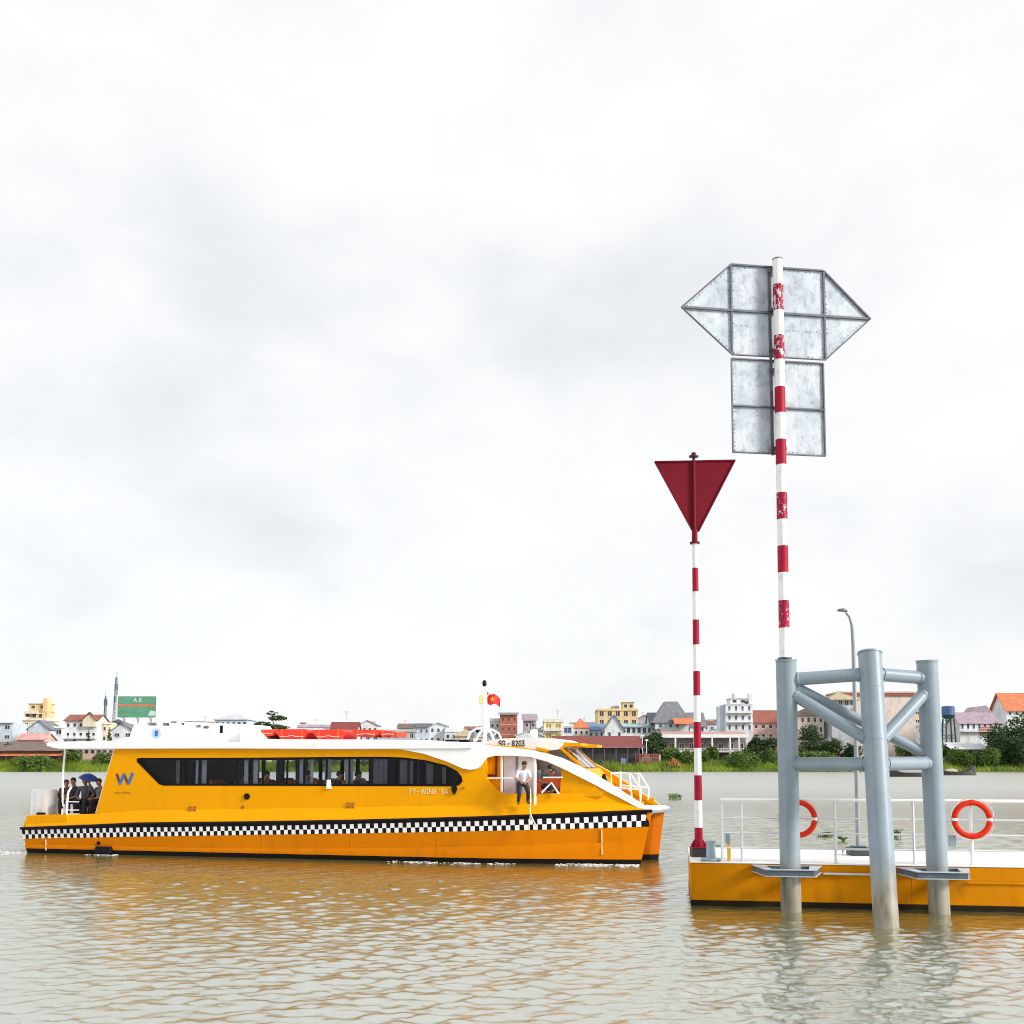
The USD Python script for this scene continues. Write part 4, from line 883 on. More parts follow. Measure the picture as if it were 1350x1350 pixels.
# small fittings on the near side
def on_side(name, px, py, mesh, mat, off=.0): s, z = bl(px, py, CT); return ferry.part(name, (np.asarray(mesh[0]) + (s, CT + off, z), mesh[1]), mat, 30)
on_side('porthole', 326, 1050, fixn(cat(rod((0, -.03, 0), (0, .0, 0), .085, 16), tube([(.085 * math.cos(a), -.03, .085 * math.sin(a)) for a in np.linspace(0, 6.283, 17)[:-1]], .014, 6, closed=True))), boat_black)
on_side('drain_outlet', 320.5, 1064, rod((0, -.015, 0), (0, 0, 0), .05, 12), paint('rust_brown', (.33, .11, .02), .7))
for px, py in ((251, 1066.5), (257.5, 1066.5), (459, 1061.5), (465.5, 1061.5)):
    on_side('mooring_eye', px, py, cat(cbox(-.05, .05, -.03, 0, .05, .08, .005), cbox(-.05, .05, -.03, 0, -.08, -.05, .005), cbox(-.02, .03, -.045, 0, -.05, .05, .005)), paint('rust_brown', (.33, .11, .02)))
on_side('exhaust_cowl', 599.3, 1041, prism([(-.06, .10), (.06, .10), (.085, .02), (.015, -.14), (-.02, -.14), (-.09, .02)], -.05, 0), boat_black)
on_side('small_vent', 611, 1039, rod((0, -.012, 0), (0, 0, 0), .04, 10), paint('vent_red', (.5, .12, .03), .6))
on_side('side_bracket', 434, 1037, prism([(-.05, .2), (.05, .2), (.07, -.06), (-.07, -.06)], -.06, 0), boat_white)
t_ = words("FY-WINE 'S4", .15, .005, True); a = bl(538.5, 1046.5, CT); sc = (bl(590, 1046.5, CT)[0] - a[0]) / np.ptp(t_[0][:, 0])
ferry.part('side_lettering', (t_[0] * (sc, 1, 1.0) + (a[0], CT - .004, a[1]), t_[1]), paint('lettering_cream', (.80, .55, .22), .5))
def stripe_w(pts, w, mat, y):
    out = []
    for a, b in zip(pts, pts[1:]):
        a, b = np.asarray(a), np.asarray(b); u = (b - a) / np.linalg.norm(b - a); n_ = np.array([-u[1], u[0]]) * w / 2; out.append(prism([a - n_, b - n_, b + n_, a + n_], CT - y, CT + .001))
    return cat(*out)
lg = lambda pts: [bl(x, y, CT) for x, y in pts]
e_ = ferry.part('wave_logo', cat(stripe_w(lg([(154, 1020), (158.5, 1034)]), .09, boat_black, .004), stripe_w(lg([(163.5, 1020.5), (169, 1034)]), .09, boat_black, .004)), paint('logo_dark', (.10, .035, .02), .4))
ferry.part('logo_stripe', cat(stripe_w(lg([(158, 1034), (164, 1020)]), .10, 0, .007), stripe_w(lg([(169, 1034), (175.5, 1019)]), .10, 0, .007)), boat_blue, parent=e_)
m = words('saigon waterbus', .06, .004); a = bl(151, 1046, CT); sc = (bl(173, 1046, CT)[0] - a[0]) / np.ptp(m[0][:, 0])
ferry.part('logo_lettering', (m[0] * (sc, 1, 1) + (a[0], CT - .003, a[1]), m[1]), paint('lettering_brown', (.50, .17, .01), .5))
# pipes and drips on the near hull
for px, y0, y1 in ((790, 1095, 1129), (60, 1107, 1121)):
    s, z = bl(px, y0, .05); s2_, z2 = bl(px, y1, .05)
    ferry.part('drain_pipe', tube([(s, outer_t(s, z) - .02, z), (s, outer_t(s, (z + z2) / 2) - .03, (z + z2) / 2), (s, outer_t(s, z2) - .02, z2)], .018, 6), paint('drip_cream', (.75, .55, .30), .5), 40)
s, z = bl(129, 1113, .05); ferry.part('hull_outlet', cbox(s - .06, s + .5, outer_t(s, z) - .12, outer_t(s, z) + .1, z - .28, z - .06, .03), boat_black); ferry.part('hull_outlet', rod((s, outer_t(s, z) - .03, z + .03), (s, outer_t(s, z) + .05, z + .03), .06, 10), boat_black, 40)
# rope over the side
rp = [(699, 1040, .05), (699.5, 1058, .0), (698.5, 1066, -.02), (699.5, 1074, -.06), (704, 1084, -.08), (708, 1091, -.07)]
ferry.part('mooring_rope', tube([(bl(x, y, t)[0], t, bl(x, y, t)[1]) for x, y, t in rp], .02, 7), rope_mat, True)
rp = [(699.5, 1074, -.06), (697.5, 1084, -.08), (697.5, 1094, -.07)]
ferry.part('mooring_rope', tube([(bl(x, y, t)[0], t, bl(x, y, t)[1]) for x, y, t in rp], .018, 7), rope_mat, True)
# life floats resting on the roof
float_red = paint('float_red', (.78, .03, .012), .5, .12, 3.0, dirt=(.5, .04, .02), dirt_amt=.5)
def float_(pts, t, th, label):
    P = Polygon([bl(x, y + 1, t) for x, y in pts]).buffer(.05).buffer(-.02)
    c = P.centroid; o = bw(c.x, t + th / 2, P.bounds[1])
    f = Thing('life_float', label, 'life float', o, BA, group='red life floats on the ferry roof')
    Q = affinity.translate(P, -c.x, -P.bounds[1])
    f.part('shell', prism(Q, -th / 2, th / 2), float_red, 40)
    for k in (-.3, .3): f.part('strap', prism(sbox(k * (P.bounds[2] - P.bounds[0]) - .03, -.0, k * (P.bounds[2] - P.bounds[0]) + .03, P.bounds[3] - P.bounds[1]).intersection(Q.buffer(.008)), -th / 2 - .008, th / 2 + .008), orange_red)
    f.part('grab_rope', tube([(x, -th / 2 - .02, (P.bounds[3] - P.bounds[1]) * (.45 - .12 * abs(math.sin(x * 6)))) for x in np.linspace(-.35, .35, 21) * (P.bounds[2] - P.bounds[0])], .012, 6), rope_mat, True)
float_([(345, 962), (360, 961.5), (362, 965), (357, 968), (348, 968.5)], 1.5, 1.2, 'small red life float nearest the stern on the ferry roof')
float_([(363, 963), (372, 961.5), (402, 961.5), (405, 964), (396, 974), (374, 974)], 1.4, 1.3, 'red life float on the ferry roof in front of the dark spreading tree')
float_([(412, 963), (420, 962), (449, 962), (452, 964), (447, 974), (422, 974)], 1.4, 1.3, 'broad red life float in the middle of the ferry roof')
float_([(466, 962), (497, 962.5), (499, 966), (490, 969), (470, 968.5)], 1.5, 1.2, 'flat red life float toward the bow on the ferry roof')
float_([(501, 963), (521, 965), (522, 968), (505, 969)], 1.5, 1.0, 'smallest red life float nearest the bow on the ferry roof')
# blue sheet over the people at the stern
tp_ = [(103, 1021), (112, 1020.5), (118, 1024), (133, 1026), (131, 1031), (120, 1030.5), (108, 1030)]
bs_ = Thing('blue_umbrella', 'half folded blue umbrella held over the seated people at the stern', 'umbrella', bw(*[bl(112, 1030, 1.2)[0], 1.2, bl(112, 1030, 1.2)[1]]), BA)
u0 = bl(112, 1030, 1.2)
cap_c = (bl(118, 1025, 1.2)[0] - u0[0], 0, bl(118, 1025, 1.2)[1] - u0[1])
ub = []
for k in range(8):
    a0, a1 = k * math.pi / 4, (k + 1) * math.pi / 4
    rows = []
    for r_ in np.linspace(.02, 1, 6):
        rows.append([(cap_c[0] + .33 * r_ * math.cos(a), .36 * r_ * math.sin(a), cap_c[2] + .12 - .20 * r_ ** 2 - .03 * math.cos(a) * r_ + .02 * r_ * abs(math.sin((a - a0) * 4)) - .05 * r_ * math.cos(a)) for a in np.linspace(a0, a1, 5)])
    bs_.part('canopy_panel', loft(rows, closed=False, cap=False), paint('umbrella_blue', (.015, .075, .34), .55, .2, 6.0), True)
bs_.part('shaft', rod((cap_c[0], 0, cap_c[2] + .17), (cap_c[0] - .05, .02, cap_c[2] - .6), .01, 6), boat_grey, 40)
# ------------------------------------------------------------------ far bank
BANK = 287.0
def shore(x): return BANK + 2.2 * (meshkit.noise(np.stack([np.asarray(x, float) * .06, 0 * np.asarray(x, float), 0 * np.asarray(x, float)], -1), 5) - .5)
def bank_z(x, d): return np.interp(d, [-6, 0, 4, 9, 16, 40, 3000], [-1.2, -.02, 1.0, 1.9, 2.4, 2.6, 2.6])
xs = np.concatenate([[-4000, -1500, -700], np.linspace(-400, 400, 260), [700, 1500, 4000]]); ds = np.array([-6, 0, 1, 2, 3, 4, 6, 8, 10, 13, 16, 22, 30, 45, 80, 200, 700, 3500])
Xg, Dg = np.meshgrid(xs, ds, indexing='ij')
Zg = bank_z(Xg, Dg) + np.where((Dg > 0) & (Dg < 60), .5 * (meshkit.noise(np.stack([Xg * .2, Dg * .2, 0 * Xg], -1), 8) - .5), 0)
nv = len(ds); i, j = np.meshgrid(np.arange(len(xs) - 1), np.arange(nv - 1), indexing='ij')
fb_ = np.stack([i * nv + j, (i + 1) * nv + j, (i + 1) * nv + j + 1, i * nv + j + 1], -1).reshape(-1, 4)
soil = paint('bank_soil', (0.10, 0.095, 0.045), .9, .35, .3)
obj('riverbank', (np.stack([Xg, Dg + shore(Xg), Zg], -1).reshape(-1, 3), quads(fb_)), soil, smooth=True, label='low green far river bank under the row of houses', cat_='river bank', kind='structure')
def gz(y): return float(bank_z(0, y - BANK))
# grass and reeds
grass_m = leaf('bank_grass', (0.080, 0.150, 0.016), (0.32, 0.42, 0.045), .12, .4)
def blades(n, x0, x1, d0, d1, h0, h1, w0, seed):
    r = np.random.default_rng(seed); x = r.uniform(x0, x1, n); d = r.uniform(d0, d1, n)
    y = shore(x) + d; z = bank_z(x, d); h = r.uniform(h0, h1, n) * (.55 + .9 * meshkit.noise(np.stack([x * .15, d * .3, 0 * x], -1), seed)); a = r.uniform(0, 6.28, n); w = w0 * r.uniform(.6, 1.3, n)
    lx, ly = r.normal(0, .35, n) * h, r.normal(0, .35, n) * h
    b0 = np.stack([x - w * np.cos(a), y - w * np.sin(a), z - .1], 1); b1 = np.stack([x + w * np.cos(a), y + w * np.sin(a), z - .1], 1)
    m0 = np.stack([x + lx * .35 - w * .8 * np.cos(a), y + ly * .35, z + h * .6], 1); m1 = np.stack([x + lx * .35 + w * .8 * np.cos(a), y + ly * .35, z + h * .6], 1)
    tp = np.stack([x + lx, y + ly, z + h], 1)
    v = np.stack([b0, b1, m0, m1, tp], 1).reshape(-1, 3); k = np.arange(n)[:, None] * 5
    f = np.concatenate([k + [0, 1, 3], k + [0, 3, 2], k + [2, 3, 4]], 0)
    return v, f
obj('bank_grass', cat(blades(26000, -170, 175, -.8, 12, .7, 1.9, .10, 11), blades(9000, -170, 175, 0, 5, .5, 1.2, .14, 12)), grass_m, label='tall green grass and reeds along the far water edge', cat_='grass', kind='stuff')
# ------------------------------------------------------------------ trees and shrubs
leaf_dark = leaf('leaf_dark', (0.016, 0.038, 0.012), (0.055, 0.105, 0.030), .35, .25)
leaf_mid = leaf('leaf_mid', (0.045, 0.090, 0.016), (0.150, 0.235, 0.045), .4, .3)
leaf_olive = leaf('leaf_olive', (0.045, 0.060, 0.020), (0.115, 0.130, 0.045), .5, .25)
bark = paint('bark', (.11, .085, .06), .9, .3, 3.0)
def leaf_cloud(blobs, n, size, seed, flat=.5):
    """Small leaf-sprays spread through several overlapping clumps."""
    r = np.random.default_rng(seed); P = []
    vol = np.array([b[3] * b[4] * b[5] for b in blobs]); pick = r.choice(len(blobs), n, p=vol / vol.sum())
    d = r.normal(size=(n, 3)); d /= np.linalg.norm(d, axis=1, keepdims=True); rad = r.uniform(.35, 1.0, n) ** .5 * (.82 + .36 * meshkit.noise(d * 2.3 + pick[:, None] * 7.0, seed))
    B = np.array(blobs)[pick]; c = B[:, :3] + d * rad[:, None] * B[:, 3:6]
    a = r.normal(size=(n, 3)); a[:, 2] *= flat; a /= np.linalg.norm(a, axis=1, keepdims=True); b = np.cross(a, r.normal(size=(n, 3))); b /= np.linalg.norm(b, axis=1, keepdims=True)
    s = size * r.uniform(.5, 1.35, n)[:, None]
    v = np.stack([c - a * s, c - b * s * .45 + a * s * .1, c + a * s, c + b * s * .45 - a * s * .1], 1).reshape(-1, 3)
    k = np.arange(n)[:, None] * 4
    return v, np.concatenate([k + [0, 1, 2], k + [0, 2, 3]], 0)
def tree(name, label, px, pyt, pw, D, mat, cat_='tree', shape='round', n=1500, size=.45, seed=1, trunk=True, zb=None, pyb=None):
    """px: middle, pyt: top, pw: width of the crown as the view shows them at distance D."""
    k = D / F_PX; x = at(px, 1000, D)[0]; zt = at(px, pyt, D)[2]; z0 = gz(D) if zb is None else zb; w = pw * k / 2; H = zt - z0
    t = Thing(name, label, cat_, (x, D, z0)); r = random.Random(seed); B = []
    if shape == 'round':
        c0 = .30 if trunk else .05
        for i in range(9):
            a = r.uniform(0, 6.28); q_ = r.uniform(.1, .62); zz = r.uniform(c0 + .15, .82) * H; rr = w * r.uniform(.32, .55)
            B.append((math.cos(a) * w * q_, math.sin(a) * w * q_, zz, rr, rr, min(rr * .8, (H - zz) * .98)))
        B.append((0, 0, H * .62, w * .55, w * .55, H * .37))
    elif shape == 'bush':
        for i in range(8):
            a = r.uniform(0, 6.28); q_ = r.uniform(.1, .72); rr = w * r.uniform(.28, .5); zz = H * r.uniform(.2, .6)
            B.append((math.cos(a) * w * q_, math.sin(a) * w * q_ * .7, zz, rr, rr, max(.3, min(H - zz, rr * 1.2))))
    elif shape == 'cone':
        for i in range(9): q_ = i / 8; B.append((r.uniform(-.1, .1) * w, r.uniform(-.1, .1) * w, H * (.12 + .82 * q_), w * (1.02 - .9 * q_), w * (1.02 - .9 * q_), H * .09))
    elif shape == 'layers':
        for q_, f_, dx in ((.42, 1.0, -.25), (.5, .75, .55), (.68, .9, .05), (.74, .6, -.5), (.86, .62, .15), (.95, .35, -.05)):
            B.append((dx * w, r.uniform(-.2, .2) * w, H * q_, w * f_ * .72, w * f_ * .72, H * .05))
    t.part('crown', leaf_cloud(B, n, size, seed), mat)
    if trunk:
        hh = H * (.9 if shape in ('cone', 'layers') else .62)
        tr = t.part('trunk', tube([(0, 0, -.3), (.1, 0, hh * .5), (-.05, .1, hh)], [max(.12, H * .028), H * .02 + .05, .05], 8), bark, 40)
        for b in B[:6]:
            t.part('limb', tube([(0, 0, hh * .45), (b[0] * .5, b[1] * .5, (hh * .5 + b[2]) / 2), (b[0], b[1], b[2])], [.09, .06, .03], 6), bark, 40, parent=tr)
    return t
# ------------------------------------------------------------------ houses
pane_dark = paint('pane_dark', (.035, .045, .06), .12, .2, .5)
pane_blue = paint('pane_blue', (.07, .12, .22), .2, .2, .5)
pane_brown = paint('pane_brown', (.10, .05, .035), .5, .2, .5)
frame_white = paint('frame_white', (.72, .72, .72), .5)
shade_steel = paint('dull_steel', (.25, .26, .28), .6, .2, 1.0)
def wallm(name, col): return paint('wall_' + name, col, .8, .08, .4, dirt=tuple(np.array(col) * .45), dirt_amt=.6, dirt_scale=.55, streak=2.2, dirt_lo=.46, dirt_hi=.74)
def roofm(name, col, sc=9.0):
    if 'roof_' + name in LOOK: return LOOK['roof_' + name]
    col = np.array(col)
    LOOK['roof_' + name] = usdkit.material(stage, f'/World/Looks/roof_{name}', {
        'g': ('geometry', {}), 'n': ('noise_texture', {'scale': .8, 'detail': 6.0, 'roughness': .7}), 'w': ('wave_texture', {'scale': sc / 6.0, 'bands_direction': 'x', 'distortion': .3}),
        'r': ('rgb_ramp', {'ramp': [(.3, tuple(col * .7)), (.7, tuple(np.minimum(col * 1.25, .9)))]}), 'b': ('bump', {'strength': .6, 'distance': .06}), 'p': ('principled_bsdf', {'roughness': .75})},
        [('g.position', 'n.vector'), ('g.position', 'w.vector'), ('n.fac', 'r.fac'), ('r.color', 'p.base_color'), ('w.fac', 'b.height'), ('b.normal', 'p.normal')], surface='p.BSDF')
    return LOOK['roof_' + name]
W_white = wallm('white', (.66, .67, .69)); W_blue = wallm('pale_blue', (.50, .56, .64)); W_pink = wallm('pink', (.60, .40, .35)); W_yellow = wallm('yellow', (.68, .50, .24)); W_cream = wallm('cream', (.66, .60, .46))
W_brick = wallm('brick', (.36, .12, .08)); W_grey = wallm('grey', (.40, .41, .43)); W_beige = wallm('beige', (.62, .53, .48)); W_brown = wallm('brown', (.19, .12, .09)); W_lilac = wallm('lilac', (.42, .36, .42))
Rf_red = roofm('red_brown', (.27, .085, .06)); Rf_orange = roofm('orange', (.56, .17, .075)); Rf_grey = roofm('grey', (.17, .18, .20)); Rf_slate = roofm('slate', (.10, .105, .125)); Rf_brown = roofm('brown', (.17, .115, .095)); Rf_white = roofm('white', (.6, .62, .64)); Rf_lilac = roofm('lilac', (.34, .26, .31)); Rf_blue = roofm('blue', (.14, .24, .38)); Rf_straw = roofm('straw', (.42, .35, .22)); Rf_maroon = roofm('maroon', (.20, .045, .04))
def house(name, label, x0, x1, yt, D, wall, dep=9.0, roof=('flat', 0, None), rows=1, cols=2, win=None, wh=1.3, ww=.5, group=None, rot=0.0, over=.5, zb=None, skip=(), first=2.1, step=3.1, cat_='house', frame=True, balcony=()):
    """Front wall from x0 to x1 (seen at distance D), eaves at row yt; windows in rows counted from the eaves down."""
    k = D / F_PX; X0, X1 = at(x0, yt, D)[0], at(x1, yt, D)[0]; z0 = (gz(D) if zb is None else zb); zt = at((x0 + x1) / 2, yt, D)[2]; H = zt - z0; w = (X1 - X0) / 2
    t = Thing(name, label, cat_, ((X0 + X1) / 2, D, z0), rot, group)
    win = win or pane_dark; holes = []; cw = 2 * w / max(cols, 1)
    for r_ in range(rows):
        for c_ in range(cols):
            if (r_, c_) in skip: continue
            zc_ = H - first + .5 * wh - r_ * step; xc = -w + cw * (c_ + .5); hw = min(cw * ww / 2, 1.6)
            if zc_ - wh / 2 > .4: holes.append((xc - hw, xc + hw, zc_ - wh / 2, zc_ + wh / 2))
    gable = roof[0] == 'gable_front'
    outline = [(-w, -1.5), (w, -1.5), (w, H)] + ([(0, H + roof[1] * k)] if gable else []) + [(-w, H)]
    t.part('wall', prism(outline, 0, .25, [[(a, c), (b, c), (b, d), (a, d)] for a, b, c, d in holes]), wall)
    t.part('wall', box(-w, w, .3, dep, -1.5, H - .02), wall)
    for a, b, c, d in holes:
        if frame:
            f_ = t.part('window', prism(sbox(a, c, b, d).difference(sbox(a + .08, c + .08, b - .08, d - .08)), -.04, .1), frame_white)
            if b - a > 1.2: t.part('mullion', box((a + b) / 2 - .04, (a + b) / 2 + .04, .02, .09, c + .08, d - .08), frame_white, parent=f_)
            t.part('sill', box(a - .08, b + .08, -.12, -.002, c - .1, c), frame_white, parent=f_)
        else: f_ = t.part('window', prism(sbox(a, c, b, d).difference(sbox(a + .05, c + .05, b - .05, d - .05)), .1, .16), shade_steel)
        t.part('pane', box(a + .05, b - .05, .17, .2, c + .05, d - .05), win, parent=f_)
    rk, rh, rm = roof; rh = rh * k; o = over
    if rk == 'flat':
        t.part('roof', cbox(-w - .25, w + .25, -.3, dep + .2, H, H + .22, .03), rm or wall)
        if rh > .3: t.part('parapet', cat(box(-w, w, -.02, .16, H + .22, H + .22 + rh), box(-w, -w + .16, .17, dep, H + .22, H + .22 + rh), box(w - .16, w, .17, dep, H + .22, H + .22 + rh)), wall)
    elif rk == 'gable_front':
        for s_ in (-1, 1):
            e = np.array([s_ * (w + o), H - o * rh / w]); p_ = np.array([0, H + rh]); t.part('roof', prism([tuple(e), tuple(p_), tuple(p_ + (0, .22)), tuple(e + (0, .22))], -o, dep + .3), rm)
    elif rk == 'gable_side':
        m = dep / 2
        for y0, y1 in ((-o, m), (dep + o, m)):
            z_e = H - o * rh / m
            v = [(x, y, z + dz) for x in (-w - o, w + o) for y, z in ((y0, z_e), (y1, H + rh)) for dz in (0, .2)]
            t.part('roof', hull(v), rm)
        t.part('gable_wall', cat(*[hull([(x, .1, H - .05), (x, dep - .1, H - .05), (x, m, H + rh - .1), (x + .1, .1, H - .05), (x + .1, dep - .1, H - .05), (x + .1, m, H + rh - .1)]) for x in (-w, w - .1)]), wall)
    elif rk == 'hip':
        m = dep / 2; q_ = max(w - m, w * .12)
        t.part('roof', hull([(-w - o, -o, H), (w + o, -o, H), (w + o, dep + o, H), (-w - o, dep + o, H), (-w - o, -o, H + .18), (w + o, -o, H + .18), (w + o, dep + o, H + .18), (-w - o, dep + o, H + .18), (-q_, m, H + rh), (q_, m, H + rh)]), rm)
        t.part('ridge', tube([(-q_, m, H + rh), (q_, m, H + rh)], .12, 6), rm)
    elif rk == 'mono':
        t.part('roof', hull([(x, y, z + dz) for x in (-w - o, w + o) for y, z in ((-o - .4, H + .02), (dep, H + rh)) for dz in (0, .15)]), rm)
    for r_ in balcony:
        z = H - 2.75 - r_ * step; b_ = t.part('balcony', box(-w * .96, w * .96, -1.3, -.02, z, z + .16), frame_white)
        t.part('railing', cat(box(-w * .96, w * .96, -1.3, -1.25, z + .95, z + 1.02), *[box(x, x + .05, -1.29, -1.25, z + .17, z + .94) for x in np.linspace(-w * .95, w * .94, max(4, int(w * 3)))]), frame_white, parent=b_)
    t.H, t.w, t.k, t.D, t.zb = H, w, k, D, z0
    return t
def add(t, name, mesh, mat, x, y, py):                            # a piece on a house at picture column x, depth y behind its front, standing at row py
    p = at(x, py, t.D + y); return t.part(name, xf(mesh, t=p), mat, w=True)
def mini(t, x0, x1, yt, yb, y, dep, mat, name='upper_storey', roof=None, cols=0, win=None):
    """A smaller storey set on a house."""
    D = t.D + y; X0, X1, zt, zb = at(x0, yt, D)[0], at(x1, yt, D)[0], at(x0, yt, D)[2], at(x0, yb, D)[2]
    m = t.part(name, box(X0, X1, D, D + dep, zb, zt), mat, w=True)
    if roof: t.part('roof', cbox(X0 - .3, X1 + .3, D - .4, D + dep + .3, zt, zt + .2, .03), roof, w=True)
    for i in range(cols):
        c = X0 + (X1 - X0) * (i + .5) / cols; hw = min(.7, (X1 - X0) / cols * .3)
        f_ = t.part('window', box(c - hw, c + hw, D - .05, D - .005, zt - (zt - zb) * .75, zt - (zt - zb) * .2), frame_white, w=True); t.part('pane', box(c - hw + .08, c + hw - .08, D - .07, D - .051, zt - (zt - zb) * .7, zt - (zt - zb) * .25), win or pane_dark, parent=f_, w=True)
    return m
tank_m = paint('tank_steel', (.45, .46, .48), .35, .1, 2.0, metallic=.6); tank_blue = paint('tank_blue', (.05, .11, .25), .5)
tankmesh = lathe([(0, 0), (.55, 0), (.55, 1.1), (.4, 1.3), (0, 1.4)], 12)
aerial = cat(rod((0, 0, 0), (0, 0, 3.2), .05, 5), rod((-.7, 0, 2.9), (.7, 0, 2.9), .04, 5), rod((-.5, 0, 2.5), (.5, 0, 2.5), .04, 5), rod((-.3, 0, 2.1), (.3, 0, 2.1), .04, 5))

# left of the picture
h = house('waterside_shed', 'long low shed with faded grey brown roof at the left edge of the far bank', -60, 84, 990, 298, W_brown, 8, ('mono', 12, Rf_brown), 0, 0, zb=2.2, over=1.0, cat_='shed')
h.part('orange_awning', hull([(x, y, z + dz) for x in (-h.w, h.w) for y, z in ((-1.9, h.H - 1.5), (-.05, h.H - .7)) for dz in (0, .08)]), Rf_orange)
for i, x in enumerate(np.linspace(-h.w, h.w, 9)): h.part('post', box(x - .1, x + .1, -1.7, -1.5, -1.5, h.H - 1.4), bark)
house('edge_house', 'pale blue grey house cut by the left picture edge', -40, 17, 953, 330, W_blue, 10, ('mono', 9, Rf_white), 2, 4, over=.6)
h = house('tiered_house', 'tall yellow house rising in stepped terraces at the far left', 30, 60, 950, 345, W_cream, 10, ('flat', 3, None), 2, 3, win=pane_dark, balcony=(0,))
mini(h, 33, 58, 938, 950, 1.0, 8, W_yellow, roof=W_cream, cols=3, win=pane_brown); mini(h, 38, 62, 928, 937, 2.5, 6, W_yellow, roof=W_pink, cols=2, win=pane_brown); mini(h, 57, 63, 920, 950, 1.5, 3, W_yellow, 'stair_tower')
h.part('balcony', xf(box(-h.w * .9, h.w * .3, 0, 1.2, 0, .9), t=at(44, 941, h.D - .3)), W_cream, w=True)
house('pink_house', 'low pink house with pink tiled roof below the tall tiered yellow house', 22, 58, 975, 312, W_pink, 8, ('gable_side', 8, roofm('pink', (.55, .30, .27))), 1, 4)
house('gable_house', 'pale blue grey gabled house beside the tiered yellow house', 37, 66, 961, 326, W_blue, 9, ('gable_front', 11, Rf_grey), 1, 3, wh=1.0)
house('flat_annex', 'long white flat roofed annex right of the pale gabled house', 64, 82, 960, 330, W_white, 9, ('flat', 2, None), 1, 2, wh=1.8, ww=.8)
h = house('red_roof_house', 'white house under a long red brown roof left of the transmission masts', 86, 128, 950, 332, W_white, 9, ('gable_side', 8, Rf_red), 2, 5, balcony=(1,))
h.part('porch_gable', prism([(1.0, h.H - 2), (5.2, h.H - 2), (5.2, h.H + .2), (3.1, h.H + 2.2), (1.0, h.H + .2)], -1.2, -.05), W_cream)
h.part('porch_roof', cat(prism([(.6, h.H), (3.1, h.H + 2.5), (3.1, h.H + 2.75), (.6, h.H + .25)], -1.6, -.0), prism([(5.6, h.H), (3.1, h.H + 2.5), (3.1, h.H + 2.75), (5.6, h.H + .25)], -1.6, -.0)), Rf_red)
house('white_block', 'small white block with dull wall between the cypress and the red roofed house', 126, 142, 955, 336, W_cream, 8, ('flat', 2, None), 2, 2)
house('grey_slope_house', 'white house with grey sloped roof right of the cypress behind the ferry stern', 147, 176, 963, 322, W_white, 8, ('gable_front', 9, Rf_grey), 1, 2)
house('dark_roof_house', 'grey house with dark roof at the foot of the tall lattice mast', 143, 158, 954, 348, W_grey, 8, ('hip', 6, Rf_slate), 1, 2)
house('stilt_house', 'pale house with dark openings behind the open ferry stern', 102, 150, 984, 300, W_pink, 7, ('mono', 4, Rf_white), 1, 6, zb=2.0, frame=False, wh=1.6, ww=.7)
# behind the ferry roof
house('pale_hall', 'large pale grey roofed hall behind the ferry roof housing', 283, 326, 949, 352, W_blue, 12, ('hip', 9, roofm('pale_grey', (.5, .52, .56))), 1, 6, frame=False)
h = house('maroon_house', 'small house with maroon roof above the red life floats', 436, 470, 963, 322, W_white, 8, ('gable_side', 11, Rf_maroon), 1, 4, win=pane_brown)
add(h, 'aerial', aerial, shade_steel, 457, 3, 950)
h = house('balcony_house', 'grey white house with dark door openings behind the last red life floats', 497, 548, 965, 330, W_grey, 8, ('flat', 2, None), 1, 5, wh=1.8)
house('tilted_roof_house', 'blue white house with tilted dark shed roof behind the ferry roof', 545, 566, 958, 334, W_blue, 8, ('mono', 5, Rf_slate), 2, 3, win=pane_blue)
house('low_white_house', 'low white blue house right of the tilted shed roof', 566, 590, 957, 340, W_white, 8, ('gable_front', 4, Rf_white), 2, 3, win=pane_blue)
house('straw_roof_house', 'small house with straw coloured roof just left of the ferry mast', 600, 626, 971, 318, W_cream, 7, ('hip', 10, Rf_straw), 1, 3)
house('narrow_white_house', 'narrow white house behind the gap between low white house and straw roof', 586, 603, 965, 338, W_white, 8, ('flat', 3, None), 2, 2)
h = house('brick_house', 'bare red brick house with flat top beside the ferry flag', 659, 682, 942, 330, W_brick, 10, ('mono', 4, Rf_grey), 3, 3, frame=False, win=pane_brown, wh=1.0, ww=.3)
h.part('floor_band', cat(*[box(-h.w - .05, h.w + .05, -.06, -.005, h.H - 3.4 - k * 3.1, h.H - 3.2 - k * 3.1) for k in range(3)]), W_pink)
house('grey_stair_house', 'thin white stair house on the left side of the brick house', 646, 659, 951, 333, W_white, 8, ('flat', 3, None), 3, 2)
h = house('lilac_house', 'grey lilac house with tall roof right of the brick house', 690, 707, 950, 334, W_lilac, 9, ('mono', 10, Rf_lilac), 2, 2)
house('curved_roof_shed', 'white shed with low bright roof between brick house and wheelhouse', 680, 716, 970, 312, W_white, 7, ('gable_front', 7, Rf_white), 1, 3, zb=2.0)
h = house('yellow_shutter_house', 'cream house with yellow shuttered windows left of the orange roof', 717, 742, 952, 322, W_cream, 9, ('flat', 3, None), 2, 2, win=paint('shutter_yellow', (.42, .30, .03), .6), wh=1.7, ww=.6, balcony=(0,))
add(h, 'aerial', aerial, shade_steel, 735, 3, 949)
house('blue_shutter_house', 'white house with wide blue window next to the yellow shuttered house', 741, 756, 958, 324, W_white, 8, ('flat', 2, None), 2, 1, win=pane_blue, wh=1.8, ww=.7)
house('orange_dome_house', 'house under a rounded orange red hip roof above the long shed', 756, 777, 960, 326, W_beige, 9, ('hip', 13, Rf_orange), 1, 3, over=.3)
